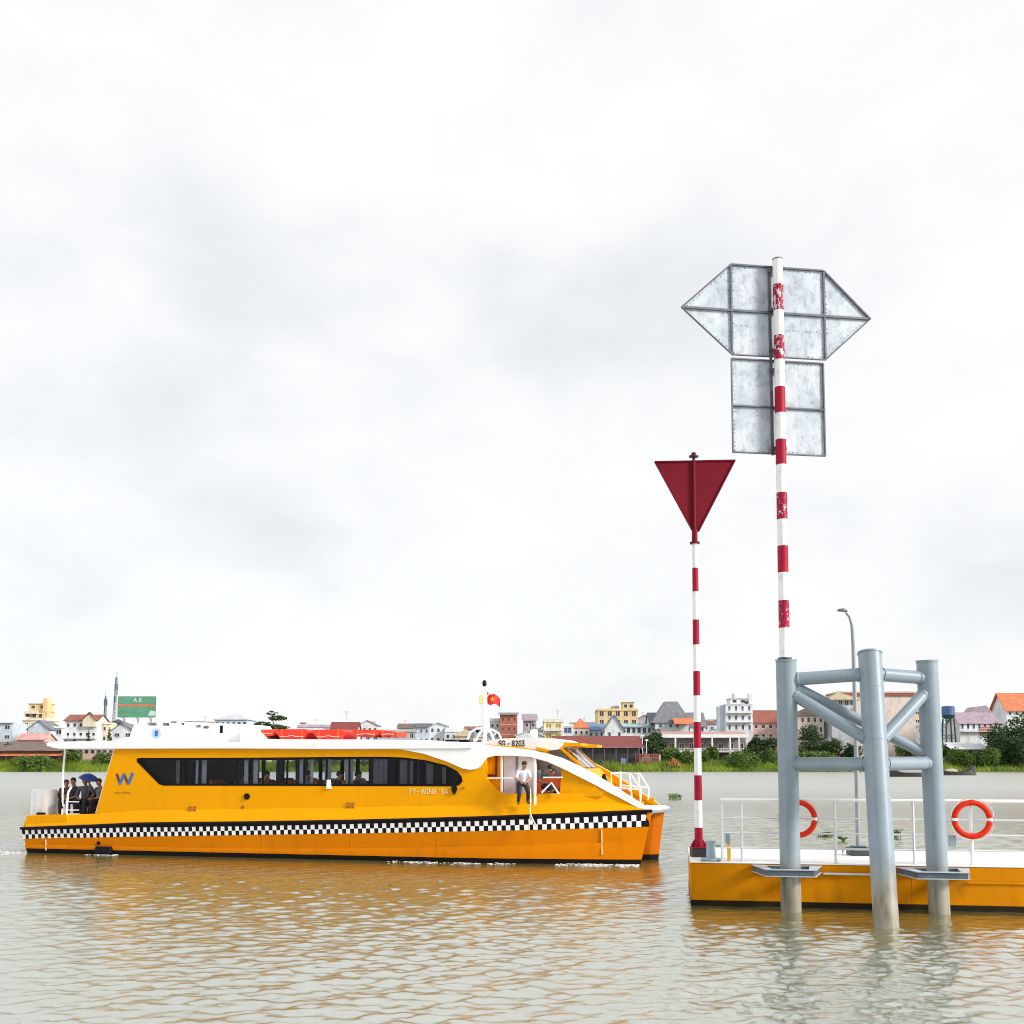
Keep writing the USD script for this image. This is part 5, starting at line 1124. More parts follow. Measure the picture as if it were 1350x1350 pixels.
house('blue_roof_house', 'white house with small blue roof left of the steep white gable', 776, 797, 962, 328, W_white, 8, ('gable_side', 8, Rf_blue), 1, 3, win=pane_blue)
h = house('white_gable_house', 'white steep gabled house with grey roof in front of the yellow hotel', 797, 823, 962, 318, W_white, 9, ('gable_front', 19, Rf_grey), 1, 2, wh=1.4, ww=.3)
h = house('yellow_hotel', 'tall yellow hotel with dark round windows and stepped top', 788, 841, 937, 372, W_yellow, 12, ('flat', 2, None), 3, 5, wh=2.0, ww=.55, win=pane_brown, cat_='hotel', balcony=(1,))
mini(h, 821, 836, 926, 936, 2, 6, W_yellow, roof=W_cream, cols=2); add(h, 'water_tank', tankmesh, tank_m, 810, 4, 935); add(h, 'water_tank', tankmesh, tank_m, 813.5, 4.5, 935); mini(h, 806, 816, 931, 936, 5, 3, W_grey, 'stair_head')
h = house('glass_veranda_house', 'house with pale blue glazed veranda left of the big grey roof', 818, 860, 958, 330, W_white, 8, ('mono', 5, roofm('aqua', (.33, .52, .56))), 1, 6, wh=1.8, ww=.7)
h = house('riverside_hall', 'long open hall with maroon roof standing at the water right of the wheelhouse', 735, 842, 986, 294, bulk_dark, 9, ('mono', 16, Rf_maroon), 0, 0, zb=1.2, over=1.4, cat_='shed')
for x in np.linspace(-h.w, h.w, 8): h.part('post', box(x - .12, x + .12, -1.5, -1.3, -1.2, h.H - .1), bark)
h.part('deck', box(-h.w, h.w + 1, -1.8, -.02, .3, .5), bark)
h.part('blue_sheet', box(h.w - 5.2, h.w - 3.2, -1.25, -1.2, .9, 2.6), Rf_blue)
# around the striped poles
h = house('grey_hip_villa', 'large white villa with steep grey hipped roofs behind the slim beacon pole', 858, 930, 957, 330, W_white, 12, ('gable_side', 18, Rf_grey), 1, 8, win=pane_blue, wh=1.6)
for x0, x1, yt, ye in ((860, 912, 924.5, 953),):
    a, b, c = at(x0, ye, h.D - 3), at((x0 + x1) / 2, yt, h.D - 1), at(x1, ye, h.D - 3)
    h.part('wing_roof', hull([a, c, a + (0, 8, 0), c + (0, 8, 0), b + (-2.0, 1.5, 0), b + (2.0, 1.5, 0), b + (-2.0, 6, 0), b + (2.0, 6, 0)]), Rf_grey, w=True)
h.part('front_wing', box(*[at(864, 954, h.D - 2.4)[0], at(908, 954, h.D - 2.4)[0]], h.D - 2.4, h.D + 1, 2, at(864, 953.5, h.D - 2.4)[2]), W_white, w=True)
for x in (871, 884, 893):
    p = at(x, 955.5, h.D - 2.42); f_ = h.part('window', box(p[0] - .6, p[0] + .6, p[1] - .06, p[1] + .015, p[2] - .9, p[2] + .4), frame_white, w=True); h.part('pane', box(p[0] - .5, p[0] + .5, p[1] - .08, p[1] - .061, p[2] - .8, p[2] + .3), pane_blue, parent=f_, w=True)
a, b = at(889, 954, 324), at(921, 954, 324); h.part('orange_awning', hull([a, b, a + (0, 3, 1.9), b + (0, 3, 1.9), a + (0, 0, -.15), b + (0, 0, -.15)]), Rf_orange, w=True)
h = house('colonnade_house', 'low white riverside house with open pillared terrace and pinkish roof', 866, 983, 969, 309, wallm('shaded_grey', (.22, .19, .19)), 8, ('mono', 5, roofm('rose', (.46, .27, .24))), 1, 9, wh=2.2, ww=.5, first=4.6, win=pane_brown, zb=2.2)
h.part('fascia', cbox(-h.w - .3, h.w + .2, -3.2, -3.0, h.H - .9, h.H + .1, .03), frame_white)
h.part('terrace_roof', box(-h.w, h.w, -3.0, -.02, h.H - .2, h.H - .02), frame_white)
for x in (-.97, -.62, -.2, .2, .6, .8, .98): h.part('column', cbox(x * h.w - .22, x * h.w + .22, -3.1, -2.7, -1, h.H - .9, .03), frame_white)
h.part('terrace_floor', box(-h.w, h.w, -3.1, -.02, h.H - 5.2, h.H - 4.95), frame_white)
h.part('terrace_railing', cat(box(-h.w, h.w, -3.02, -2.96, h.H - 4.1, h.H - 4.0), *[box(x, x + .07, -3.02, -2.97, h.H - 4.94, h.H - 4.1) for x in np.linspace(-h.w + .2, h.w - .3, 60)]), frame_white)
h = house('white_tower_house', 'tall narrow white house of several storeys right of the beacon pole', 957, 992, 929, 336, W_white, 9, ('flat', 0, None), 3, 4, wh=1.7, ww=.42, win=pane_blue, balcony=(0, 1))
mini(h, 963, 985, 921, 928.5, 2.0, 6, W_white, roof=W_white, cols=2); add(h, 'water_tank', tankmesh, tank_m, 967, 4, 920); add(h, 'roof_pot', ball((0, 0, .4), .6, 1), leaf_dark, 984, 1, 928); mini(h, 987, 991, 914, 929, 1.5, 2, W_white, 'stair_head')
h.part('side_wing', box(at(949, 935, h.D + 2)[0], at(957, 935, h.D + 2)[0] - .05, h.D + 2, h.D + 8, 2, at(949, 931, h.D + 2)[2]), W_blue, w=True)
house('pink_terrace', 'reddish roofed pink house between the tall white house and the left grey pile', 992, 1030, 952, 338, W_pink, 10, ('gable_side', 16, Rf_red), 2, 4, win=pane_brown, balcony=(1,))
h = house('brown_timber_house', 'brown timber house seen through the left opening of the pile frame', 1046, 1086, 944, 330, W_beige, 9, ('hip', 10, Rf_brown), 2, 5, win=pane_brown, wh=1.7)
h = house('pink_riverside_block', 'big pale pink block with red brown cornice behind the centre pile', 1106, 1206, 914, 338, W_beige, 14, ('flat', 2, Rf_red), 1, 3, wh=1.2, ww=.2, skip=((0, 1), (0, 2)), cat_='building')
h.part('cornice', cbox(-h.w - .4, h.w + .4, -.5, -.32, h.H - .9, h.H - .1, .04), Rf_red)
h = house('pagoda_corner_house', 'grey slatted house with upturned tiled eaves left of the pink block', 1096, 1128, 923, 326, W_grey, 9, ('hip', 11, Rf_straw), 3, 4, wh=2.0, ww=.7, win=pane_brown, over=1.6, balcony=(0, 1))
house('low_pink_shed', 'low pink shed under the timber house behind the left braces', 1060, 1110, 978, 306, W_pink, 7, ('mono', 6, Rf_grey), 1, 4, zb=2.2)
# right edge
h = house('lilac_roof_villa', 'white villa with stacked lilac tiled roofs left of the dark trees at the right', 1265, 1317, 953, 318, W_white, 9, ('gable_side', 14, Rf_lilac), 1, 7, wh=2.0, ww=.5, win=pane_blue, step=4.0, balcony=(0,))
a = [at(x, y, h.D + 5) for x, y in ((1274, 946), (1284, 932), (1300, 930), (1310, 941))]
h.part('upper_roof', hull([p + (0, dy, 0) for p in a for dy in (0, 5)]), Rf_lilac, w=True)
h.part('brick_front', box(at(1292, 960, h.D - .3)[0], at(1312, 960, h.D - .3)[0], h.D - .3, h.D - .01, at(1292, 968, h.D)[2], at(1292, 958, h.D)[2]), W_brick, w=True)
h = house('orange_roof_house', 'white gabled house with dark windows and bright orange roof at the right edge', 1327, 1430, 934, 322, W_white, 10, ('gable_side', 21, Rf_orange), 2, 12, wh=1.2, ww=.4, over=.9)
house('awning_house', 'low hut with pale blue sheet roof at the bank right of the water tower', 1256, 1300, 988, 298, W_grey, 6, ('mono', 9, Rf_white), 1, 3, zb=2.2, over=1.0, frame=False, wh=1.7, ww=.7, cat_='hut')
# a second row that closes the gaps between the houses in front
gap = [(-20, 30, 966), (64, 90, 967), (176, 232, 968), (232, 285, 962), (326, 352, 968), (350, 440, 966), (470, 500, 968), (626, 648, 972), (707, 722, 964), (842, 860, 962), (928, 957, 968), (1028, 1050, 955), (1086, 1110, 958), (1200, 1262, 958)]
gm = [W_white, W_blue, W_beige, W_grey, W_cream]; gr = [Rf_grey, Rf_red, Rf_white, Rf_brown, Rf_orange]
gl = ['pale house behind the pink tiled roof at the left edge', 'small house behind the white annex and the red brown roof', 'grey house whose roof edge shows above the ferry roof housing', 'plain cream house hidden behind the two white roof boxes of the ferry', 'house with brown roof left of the dark spreading tree', 'long plain house behind the largest red life floats', 'blue grey house between the maroon roof and the balcony house', 'grey house behind the signal mast arch of the ferry', 'pale house between the lilac roof and the yellow shutters', 'grey wall of a house between yellow hotel and grey hipped villa', 'beige house behind the beacon pole left of the white tower house', 'flat house right beside the left grey pile top', 'plain house behind the pagoda like eaves', 'house with grey roof behind the right pile and the water tower']
def clutter(h, seed, n):
    """Tanks, aerials, pots and boxes that stand about on a roof."""
    r = random.Random(seed)
    for i in range(n):
        x = r.uniform(-.8, .8) * h.w; y = r.uniform(1, 6); k = r.random()
        if k < .35: m, mt, nm = aerial, shade_steel, 'aerial'
        elif k < .6: m, mt, nm = lathe([(0, 0), (.5, 0), (.5, 1.0), (.35, 1.2), (0, 1.3)], 10), tank_m, 'water_tank'
        elif k < .8: m, mt, nm = cat(box(-.6, .6, -.4, .4, 0, 1.1), box(-.75, .75, -.55, .55, 1.11, 1.2)), W_grey, 'roof_box'
        else: m, mt, nm = cat(*[rod((a, 0, 0), (a, 0, 1.9), .05, 5) for a in (-1.2, 1.2)], box(-1.2, 1.2, -.02, .02, 1.2, 1.85)), r.choice([Rf_blue, W_pink, W_white, Rf_red]), 'washing_line'
        h.part(nm, xf(m, t=(x, y, h.H + .2), rz=r.uniform(-.4, .4)), mt)
for i, (a, b, y) in enumerate(gap):
    h = house('far_house', gl[i], a, b, y, 362 + (i * 13) % 22, gm[i % 5], 10, (('gable_side', 5, gr[i % 5]), ('flat', 2, None), ('hip', 6, gr[(i + 2) % 5]))[i % 3], 2, max(2, int((b - a) / 8)), group='second row houses in the gaps', over=.3)
    clutter(h, 50 + i, 3)
for i, (a, b, y, lb) in enumerate([(-5, 22, 962, 'blue grey roof end behind the left edge house'), (128, 150, 961, 'dull terrace house under the shorter lattice mast'), (222, 262, 957, 'pale rooftop with dark tank behind the round emblem housing'), (262, 290, 955, 'narrow pale house left of the pale hall'), (392, 436, 959, 'grey house left of the maroon roof'), (470, 498, 957, 'thin white house right of the maroon roof'), (524, 545, 960, 'low grey house left of the tilted shed roof'), (612, 640, 961, 'cream house half behind the straw coloured roof'), (752, 790, 956, 'white rooftops behind the orange hip roof'), (838, 862, 950, 'pale house between yellow hotel and grey villa roof'), (926, 952, 955, 'house with dark plants on its roof right of the beacon pole'), (1020, 1048, 946, 'ochre house just left of the timber house'), (1086, 1100, 940, 'narrow house left of the pagoda eaves'), (1204, 1224, 935, 'pale side wall right of the pink block'), (1300, 1330, 948, 'white gable between lilac and orange roofs')]):
    h = house('back_house', lb, a, b, y, 385 + (i * 7) % 18, (W_white, W_cream, W_blue, W_yellow, W_lilac)[i % 5], 9, (('flat', 3, None), ('gable_front', 7, Rf_grey), ('gable_side', 6, Rf_brown), ('mono', 4, Rf_red))[i % 4], 2, max(2, int((b - a) / 7)), win=(pane_dark, pane_blue, pane_brown)[i % 3], over=.3)
    clutter(h, 90 + i, 3)
# masts, billboard, water tower
def lattice(name, label, px, yt, yb, D, wpx, panels_at=()):
    b, tp_ = at(px, yb, D), at(px, yt, D); b[2] = 2.6; k = D / F_PX; w0 = wpx * k / 2; Hh = tp_[2] - b[2]
    t = Thing(name, label, 'mast', b); pm = paint('mast_grey_blue', (.10, .13, .18), .5, .2, 1.0)
    wz = lambda z: w0 * (1 - .82 * z / Hh)
    for sx, sy in ((-1, -1), (1, -1), (1, 1), (-1, 1)): t.part('leg', rod((sx * w0, sy * w0, -.5), (sx * wz(Hh), sy * wz(Hh), Hh), .09, 5), pm)
    z = 0; br = []
    while z < Hh - 1:
        z2 = min(Hh, z + max(.9, wz(z) * 1.6))
        for (ax, ay), (bx, by) in (((-1, -1), (1, -1)), ((1, -1), (1, 1)), ((1, 1), (-1, 1)), ((-1, 1), (-1, -1))):
            br.append(rod((ax * wz(z), ay * wz(z), z), (bx * wz(z2), by * wz(z2), z2), .05, 4)); br.append(rod((ax * wz(z2), ay * wz(z2), z2), (bx * wz(z2), by * wz(z2), z2), .04, 4))
        z = z2
    t.part('bracing', cat(*br), pm, kind='stuff')
    t.part('top_rod', rod((0, 0, Hh - .5), (0, 0, Hh + 1.8), .06, 5), pm)
    for py, wd in panels_at:
        zz = at(px, py, D)[2] - b[2]
        for a in (0, 2.1, 4.2): t.part('antenna_panel', xf(cbox(-.22, .22, -.12, .12, -1.1, 1.1, .04), rz=a, t=(wd * math.sin(a), -wd * math.cos(a), zz)), pm)
    return t
lattice('lattice_mast', 'tall grey lattice mast standing beside the green billboard', 151.5, 893, 960, 352, 9, ((906, .5), (922, .7)))
lattice('lattice_mast', 'shorter thin lattice mast left of the tall one', 138, 918, 960, 356, 6, ((926, .5),))
BD = 342.0
def bp(x, y, dy=0): return at(x, y, BD + dy)
bb = Thing('billboard', 'large green billboard with orange line on posts above the houses', 'billboard', (bp(181, 950)[0], BD, 2.6))
a, b = bp(154.5, 946), bp(206, 918)
bgreen = paint('billboard_green', (.085, .27, .17), .5, .2, .3, dirt=(.12,.22,.16), dirt_amt=.6)
bb.part('board', box(a[0], b[0], BD, BD + .3, a[2], b[2]), bgreen, w=True)
bb.part('frame', cat(box(a[0] - .3, b[0] + .3, BD - .1, BD + .4, b[2], b[2] + .5), box(b[0], b[0] + .3, BD - .1, BD + .4, a[2], b[2] - .01), box(a[0] - .3, a[0], BD - .1, BD + .4, a[2], b[2] - .01), box(a[0] - .3, b[0] + .3, BD - .1, BD + .4, a[2] - .5, a[2])), frame_white, w=True)
c, d = bp(155, 931.3), bp(206, 928.4); bb.part('orange_line', box(a[0] + .05, b[0] - .05, BD - .03, BD - .003, c[2], d[2]), paint('board_orange', (.50, .16, .08), .5), w=True)
c = bp(175.5, 925.5); m = words('A K', 1.35, .02, True); bb.part('lettering', xf(m, t=(c[0], BD - .005, c[2])), paint('board_pale', (.45, .62, .56), .5), w=True)
c = bp(157, 943.5); m = words('AKONAM', .55, .02); bb.part('small_lettering', xf(m, t=(c[0], BD - .005, c[2])), paint('board_light_green', (.20, .40, .18), .5), w=True)
c, d = bp(195, 943.5), bp(205, 936.5); bb.part('pale_patch', hull([(c[0], BD - .03, c[2]), (d[0], BD - .03, c[2]), (d[0], BD - .03, d[2] - .4), (c[0] + .8, BD - .03, d[2]), (c[0], BD - .003, c[2]), (d[0], BD - .003, c[2]), (d[0], BD - .003, d[2] - .4), (c[0] + .8, BD - .003, d[2])]), paint('board_pale', (0, 0, 0)), w=True)
for x in (163, 181, 198):
    p = bp(x, 950); bb.part('post', rod((p[0], BD + .7, 2.4), (p[0], BD + .7, b[2] - .5), .22, 8), shade_steel, 40, w=True)
    for y in (946.5,): bb.part('flood_light', xf(cbox(-.3, .3, -.2, .2, 0, .35, .05), t=bp(x, 947.5, -.6)), shade_steel, w=True)
WD = 312.0
wt = Thing('water_tower', 'blue water tank on a dark green steel stand right of the piles', 'water tower', (at(1249, 980, WD)[0], WD, 2.5))
gr_st = paint('dark_green_steel', (.02, .055, .05), .5, .2, 1.0)
a = [at(x, y, WD) for x, y in ((1241.5, 931), (1258, 931), (1258, 943))]; x0, x1, zt_, zb_ = a[0][0], a[1][0], a[0][2], a[2][2]; cx = (x0 + x1) / 2; hw = (x1 - x0) / 2
wt.part('tank', lathe([(0, zb_), (hw * .92, zb_), (hw, zb_ + .2), (hw, zt_ - .2), (hw * .8, zt_), (0, zt_ + .15)], 20, (cx, WD, 0)), tank_blue, 40, w=True)
wt.part('platform', lathe([(0, zb_ - 1.0), (hw * .75, zb_ - 1.0), (hw * 1.02, zb_ - .05), (0, zb_ - .05)], 20, (cx, WD, 0)), gr_st, 40, w=True)
for sx, sy in ((-1, -1), (1, -1), (1, 1), (-1, 1)): wt.part('leg', rod((cx + sx * hw * .62, WD + sy * hw * .62, zb_ - 1.0), (cx + sx * hw * .9, WD + sy * hw * .9, 2.0), .26, 6), gr_st, w=True)
for z in np.linspace(4.2, zb_ - 2.2, 3):
    q_ = hw * .8
    for s_ in (-1, 1):
        wt.part('cross_brace', rod((cx - q_, WD + s_ * q_, z), (cx + q_, WD + s_ * q_, z + 1.8), .08, 5), gr_st, w=True); wt.part('cross_brace', rod((cx + q_, WD + s_ * q_, z), (cx - q_, WD + s_ * q_, z + 1.8), .08, 5), gr_st, w=True)
wt.part('pump_house', box(cx - hw * .5, cx + hw * .4, WD - .5, WD + .8, 2.2, 6.2), gr_st, w=True)
# garden lamps and red fence at the far bank
for i, (x, yt) in enumerate(((847, 971), (852.5, 977))):
    p, q2 = at(x, 990, 296), at(x, yt, 296); t = Thing('garden_lamp', ('taller', 'shorter')[i] + ' white garden lamp post in front of the dark trees right of the maroon hall', 'lamp post', (p[0], 296, 2.2))
    t.part('pole', rod((p[0], 296, 2.0), (p[0], 296, q2[2]), .13, 6), frame_white, w=True); t.part('lamp_globe', ball((p[0], 296, q2[2] + .2), .35, 1, (1.5, 1, .8)), frame_white, True, w=True)
t = Thing('red_fence', 'low reddish fence on the bank below the garden lamps', 'fence', (at(852, 995, 293)[0], 293, 2.0))
fa_, fb2 = at(838, 1000, 293), at(868, 1000, 293)
red_wood = paint('red_wood', (.30, .07, .05), .7, .2, 1.0)
for x in np.linspace(fa_[0], fb2[0], 11): t.part('picket', box(x - .12, x + .12, 292.95, 293.05, 1.6, at(850, 993.5, 293)[2]), red_wood, w=True)
for y in (995, 999): z = at(850, y, 293)[2]; t.part('fence_rail', box(fa_[0], fb2[0], 292.85, 292.94, z - .12, z + .12), red_wood, w=True)
t = Thing('brick_heap', 'heap of reddish bricks at the water edge left of the beacon pole', 'brick heap', (at(888, 1005, 290)[0], 290, 1.0))
r = random.Random(4)
for i in range(60):
    x = r.gauss(0, 1.3); y = r.gauss(0, .7); z = max(.0, 2.6 - abs(x) * 1.1 - abs(y) * .9) * r.random()
    t.part('brick', xf(box(-.28, .28, -.14, .14, -.12, .12), rz=r.uniform(0, 3), t=(x, y, z + .5)), paint('heap_brick', (.42, .13, .07), .8, .25, 2.0))
# trees
tree('spreading_tree', 'dark spreading tree in layers behind the red life floats', 360, 937, 58, 318, leaf_dark, shape='layers', n=2600, size=.42, seed=3)
tree('cypress', 'narrow olive green cypress left of the ferry roof housing', 143, 955, 13, 312, leaf_olive, shape='cone', n=1400, size=.35, seed=5)
for i, (px, yt, pw, D, m, sh, lb) in enumerate([
    (92, 968, 34, 304, leaf_dark, 'bush', 'dark hedge under the red brown roof at the far left'), (116, 960, 10, 306, leaf_dark, 'cone', 'small dark conifer right of the far left hedge'), (18, 971, 26, 304, leaf_dark, 'bush', 'dark shrub under the pale house at the left edge'), (52, 974, 22, 305, leaf_dark, 'bush', 'dark shrub in front of the pink house'),
    (862, 968, 40, 300, leaf_dark, 'round', 'dark green tree behind the garden lamps'), (838, 978, 26, 299, leaf_dark, 'bush', 'dark bush at the right end of the maroon hall'), (883, 982, 34, 297, leaf_mid, 'bush', 'green bush in front of the pillared terrace'), (936, 972, 26, 302, leaf_mid, 'bush', 'bush beside the beacon pole before the terrace'),
    (925, 984, 36, 298, leaf_mid, 'bush', 'low wide bush under the terrace right of the beacon pole'), (998, 968, 26, 300, leaf_dark, 'round', 'dark tree right of the pillared terrace'), (1015, 972, 30, 301, leaf_dark, 'round', 'dark tree touching the left grey pile'), (1068, 952, 52, 308, leaf_dark, 'round', 'broad dark tree seen between left and centre pile'), (1092, 968, 40, 301, leaf_dark, 'bush', 'dark bush under the diagonal braces'), (1052, 972, 30, 300, leaf_mid, 'bush', 'green bush right of the left grey pile'),
    (1196, 972, 36, 302, leaf_mid, 'bush', 'green bush before the pink block left of the right pile'), (1212, 966, 20, 304, leaf_dark, 'bush', 'dark bush hidden by the right pile'), (1246, 972, 26, 300, leaf_mid, 'bush', 'green bush at the foot of the water tower'), (1262, 985, 50, 294, leaf_mid, 'bush', 'bright low bush at the water right of the right pile'),
    (1318, 952, 50, 296, leaf_dark, 'round', 'large dark tree at the right edge, lower left crown'), (1345, 938, 60, 298, leaf_dark, 'round', 'tallest dark tree at the right picture edge'), (1335, 968, 70, 291, leaf_dark, 'bush', 'dark bush hanging over the water at the right edge'), (1306, 978, 40, 290, leaf_mid, 'bush', 'mid green bush at the foot of the right edge trees'),
    (985, 980, 50, 299, leaf_dark, 'bush', 'wide dark bush below the white tower house'), (1022, 984, 44, 297, leaf_mid, 'bush', 'green bush left of the left grey pile at the water'), (1075, 964, 60, 303, leaf_dark, 'bush', 'widest dark bush behind the diagonal braces'), (905, 986, 40, 296, leaf_mid, 'bush', 'low green bush just left of the beacon pole'), (1120, 976, 40, 300, leaf_dark, 'bush', 'dark bush left of the centre pile'), (1285, 990, 50, 292, leaf_mid, 'bush', 'light green bush above the long dark wooden boat'), (866, 960, 30, 303, leaf_dark, 'round', 'taller dark tree at the end of the grey villa wing'),
    (1322, 962, 56, 293, leaf_dark, 'bush', 'dense dark bush under the large tree at the right edge, nearest the water'), (1350, 955, 50, 294, leaf_dark, 'bush', 'dense dark bush cut by the right picture edge'),
    (655, 975, 40, 302, leaf_mid, 'bush', 'green bush under the brick house behind the ferry'), (700, 978, 50, 300, leaf_dark, 'bush', 'dark bush behind the wheelhouse'), (97, 984, 30, 296, leaf_mid, 'bush', 'green bush behind the white awning pole'), (140, 990, 40, 294, leaf_mid, 'bush', 'low green bush behind the open stern'), (300, 990, 90, 294, leaf_mid, 'bush', 'wide bank bush seen through the left ferry windows'), (420, 988, 110, 294, leaf_mid, 'bush', 'wide bank bush seen through the middle ferry windows'), (500, 986, 80, 294, leaf_mid, 'bush', 'wide bank bush seen through the front ferry windows'), (40, 996, 80, 291, leaf_mid, 'bush', 'pale green scrub under the waterside shed'), (970, 990, 60, 293, leaf_mid, 'bush', 'light green scrub at the water right of the beacon pole'), (1080, 990, 70, 292, leaf_mid, 'bush', 'light green scrub at the water between the piles')]):
    tree('bush' if sh == 'bush' else 'tree', lb, px, yt, pw, D, m, 'bush' if sh == 'bush' else 'tree', sh, n=int(700 + pw * 26), size=.40, seed=20 + i, trunk=True)
# ------------------------------------------------------------------ far boats and floating water plants
wood = paint('wet_dark_wood', (.035, .03, .03), .6, .3, 1.0)
def sampan(label, x0, x1, y, D, cargo):
    a, b = on_z(x0, y, 0), on_z(x1, y, 0); D = a[1]; L = b[0] - a[0]
    t = Thing('sampan', label, 'wooden boat', ((a[0] + b[0]) / 2, D, 0)); rg = []
    for u in np.linspace(-1, 1, 15):
        w = 1.15 * (1 - abs(u) ** 2.4) + .05; sh = .75 + 1.0 * abs(u) ** 3 * (1.3 if u > 0 else .8)
        rg.append([(u * L / 2, -w, sh), (u * L / 2, -w * .7, -.15), (u * L / 2, w * .7, -.15), (u * L / 2, w, sh), (u * L / 2, w * .9, sh - .05), (u * L / 2, w * .62, .1), (u * L / 2, -w * .62, .1), (u * L / 2, -w * .9, sh - .05)])
    t.part('hull', fixn(loft(rg)), wood)
    for u in (-.5, 0, .5): t.part('thwart', box(u * L / 2 - .12, u * L / 2 + .12, -.8, .8, .58, .66), wood)
    if cargo:
        t.part('tarpaulin', fixn(loft([[(u * L / 2, w * math.cos(k), .6 + h_ * math.sin(k)) for k in np.linspace(0, math.pi, 9)] for u, w, h_ in ((-.55, .5, .35), (-.45, .8, .7), (-.1, .85, .8), (.05, .6, .5))])), paint('tarpaulin_beige', (.38, .35, .27), .8), True)
        t.part('stern_box', cbox(L * .36, L * .44, -.5, .5, .7, 1.9, .06), bulk_dark)
    else: t.part('cover', fixn(loft([[(u * L / 2, w * math.cos(k), .6 + h_ * math.sin(k)) for k in np.linspace(0, math.pi, 9)] for u, w, h_ in ((-.6, .8, .4), (-.5, .9, .75), (.4, .9, .75), (.5, .8, .5))])), paint('cover_grey', (.30, .29, .30), .8), True)
sampan('long dark wooden boat moored right of the right pile under the bushes', 1233, 1287, 1022, 0, True)
sampan('grey covered boat half hidden between centre and right pile', 1172, 1232, 1024, 0, False)
hy = leaf('hyacinth_leaf', (.05, .12, .02), (.16, .28, .05), 2.0, .3)
def hyacinth(px, py, w, label, n, seed, hh=.35):
    c = on_z(px, py, 0); k = c[1] / F_PX * w / 2; t = Thing('water_hyacinth', label, 'water plant', (c[0], c[1], 0)); r = random.Random(seed)
    for i in range(n):
        a = r.uniform(0, 6.28); q_ = math.sqrt(r.random()); x, y = k * q_ * math.cos(a), k * .8 * q_ * math.sin(a); h_ = hh * r.uniform(.5, 1.2); b = r.uniform(0, 6.28); s_ = r.uniform(.07, .13)
        tip = np.array([x + .12 * math.cos(b), y + .12 * math.sin(b), h_]); u = np.array([math.cos(b), math.sin(b), .45]) * s_; v_ = np.array([-math.sin(b), math.cos(b), .1]) * s_ * .8
        lf = (np.array([tip - u, tip - u * .3 + v_, tip + u * .6 + v_ * .8, tip + u * 1.15, tip + u * .6 - v_ * .8, tip - u * .3 - v_]), np.array([(0, 1, 5), (1, 2, 5), (2, 4, 5), (2, 3, 4)]))
        st_ = t.part('stem', rod((x, y, -.05), tuple(tip - u), .012, 4), hy); t.part('leaf', lf, hy, parent=st_)
hyacinth(889, 1054, 18, 'clump of green water hyacinth floating left of the beacon pole', 46, 1, .34)
hyacinth(1088, 1102, 20, 'thin dark raft of water hyacinth behind the railing right of the left lifebuoy', 26, 2, .10)
hyacinth(1111, 1109, 6, 'tiny floating leaf tuft next to the lamp post', 6, 3, .12)
hyacinth(1183, 1104, 8, 'small upright leaf tuft floating behind the railing right of the centre pile', 12, 4, .26)
# ------------------------------------------------------------------ people
M3 = manifold3d.Manifold
def blob(chains):
    """Bones as hulls of two balls, melted into one smooth skin."""
    ms = [M3.batch_hull([M3.sphere(ra, 14).translate(list(map(float, a))), M3.sphere(rb, 14).translate(list(map(float, b)))]) for a, ra, b, rb in chains]
    m = M3.batch_boolean(ms, manifold3d.OpType.Add).refine_to_length(.035).to_mesh()
    t = trimesh.Trimesh(m.vert_properties[:, :3], m.tri_verts, process=True); trimesh.smoothing.filter_taubin(t, iterations=6)
    return np.array(t.vertices), np.array(t.faces)
skin = paint('skin_tan', (.36, .19, .115), .55, .06, 8.0); hair_m = paint('hair_black', (.012, .010, .010), .5, .2, 20.0); shoe_m = paint('shoe_brown', (.09, .03, .015), .6)
eye_m = paint('eye_dark', (.015, .01, .01), .3); lip_m = paint('lip_brown', (.22, .07, .055), .5)
def hand(w, d, curl, side):
    """Palm, four fingers and a thumb from the wrist w along d, closing towards curl."""
    d = np.asarray(d, float); d /= np.linalg.norm(d); c = np.asarray(curl, float); c = c - d * (c @ d); c /= np.linalg.norm(c); s = np.cross(d, c) * side; w = np.asarray(w, float)
    out = [(w, .025, w + d * .05 + s * .012, .024), (w + d * .045 + s * .02, .021, w + d * .082 + s * .02, .018), (w + d * .045 - s * .02, .021, w + d * .078 - s * .024, .017)]
    for k, L in enumerate((.066, .076, .070, .054)):
        b = w + d * .082 + s * (.03 - .02 * k); m = b + d * L * .45 + c * L * .18; e = m + d * L * .18 + c * L * .42
        out += [(b, .0095, m, .0090), (m, .0090, e, .0080)]
    b = w + d * .03 + s * .03; m = b + d * .028 + s * .026 + c * .014; out += [(b, .0125, m, .0105), (m, .0105, m + d * .026 + c * .016, .009)]
    return out
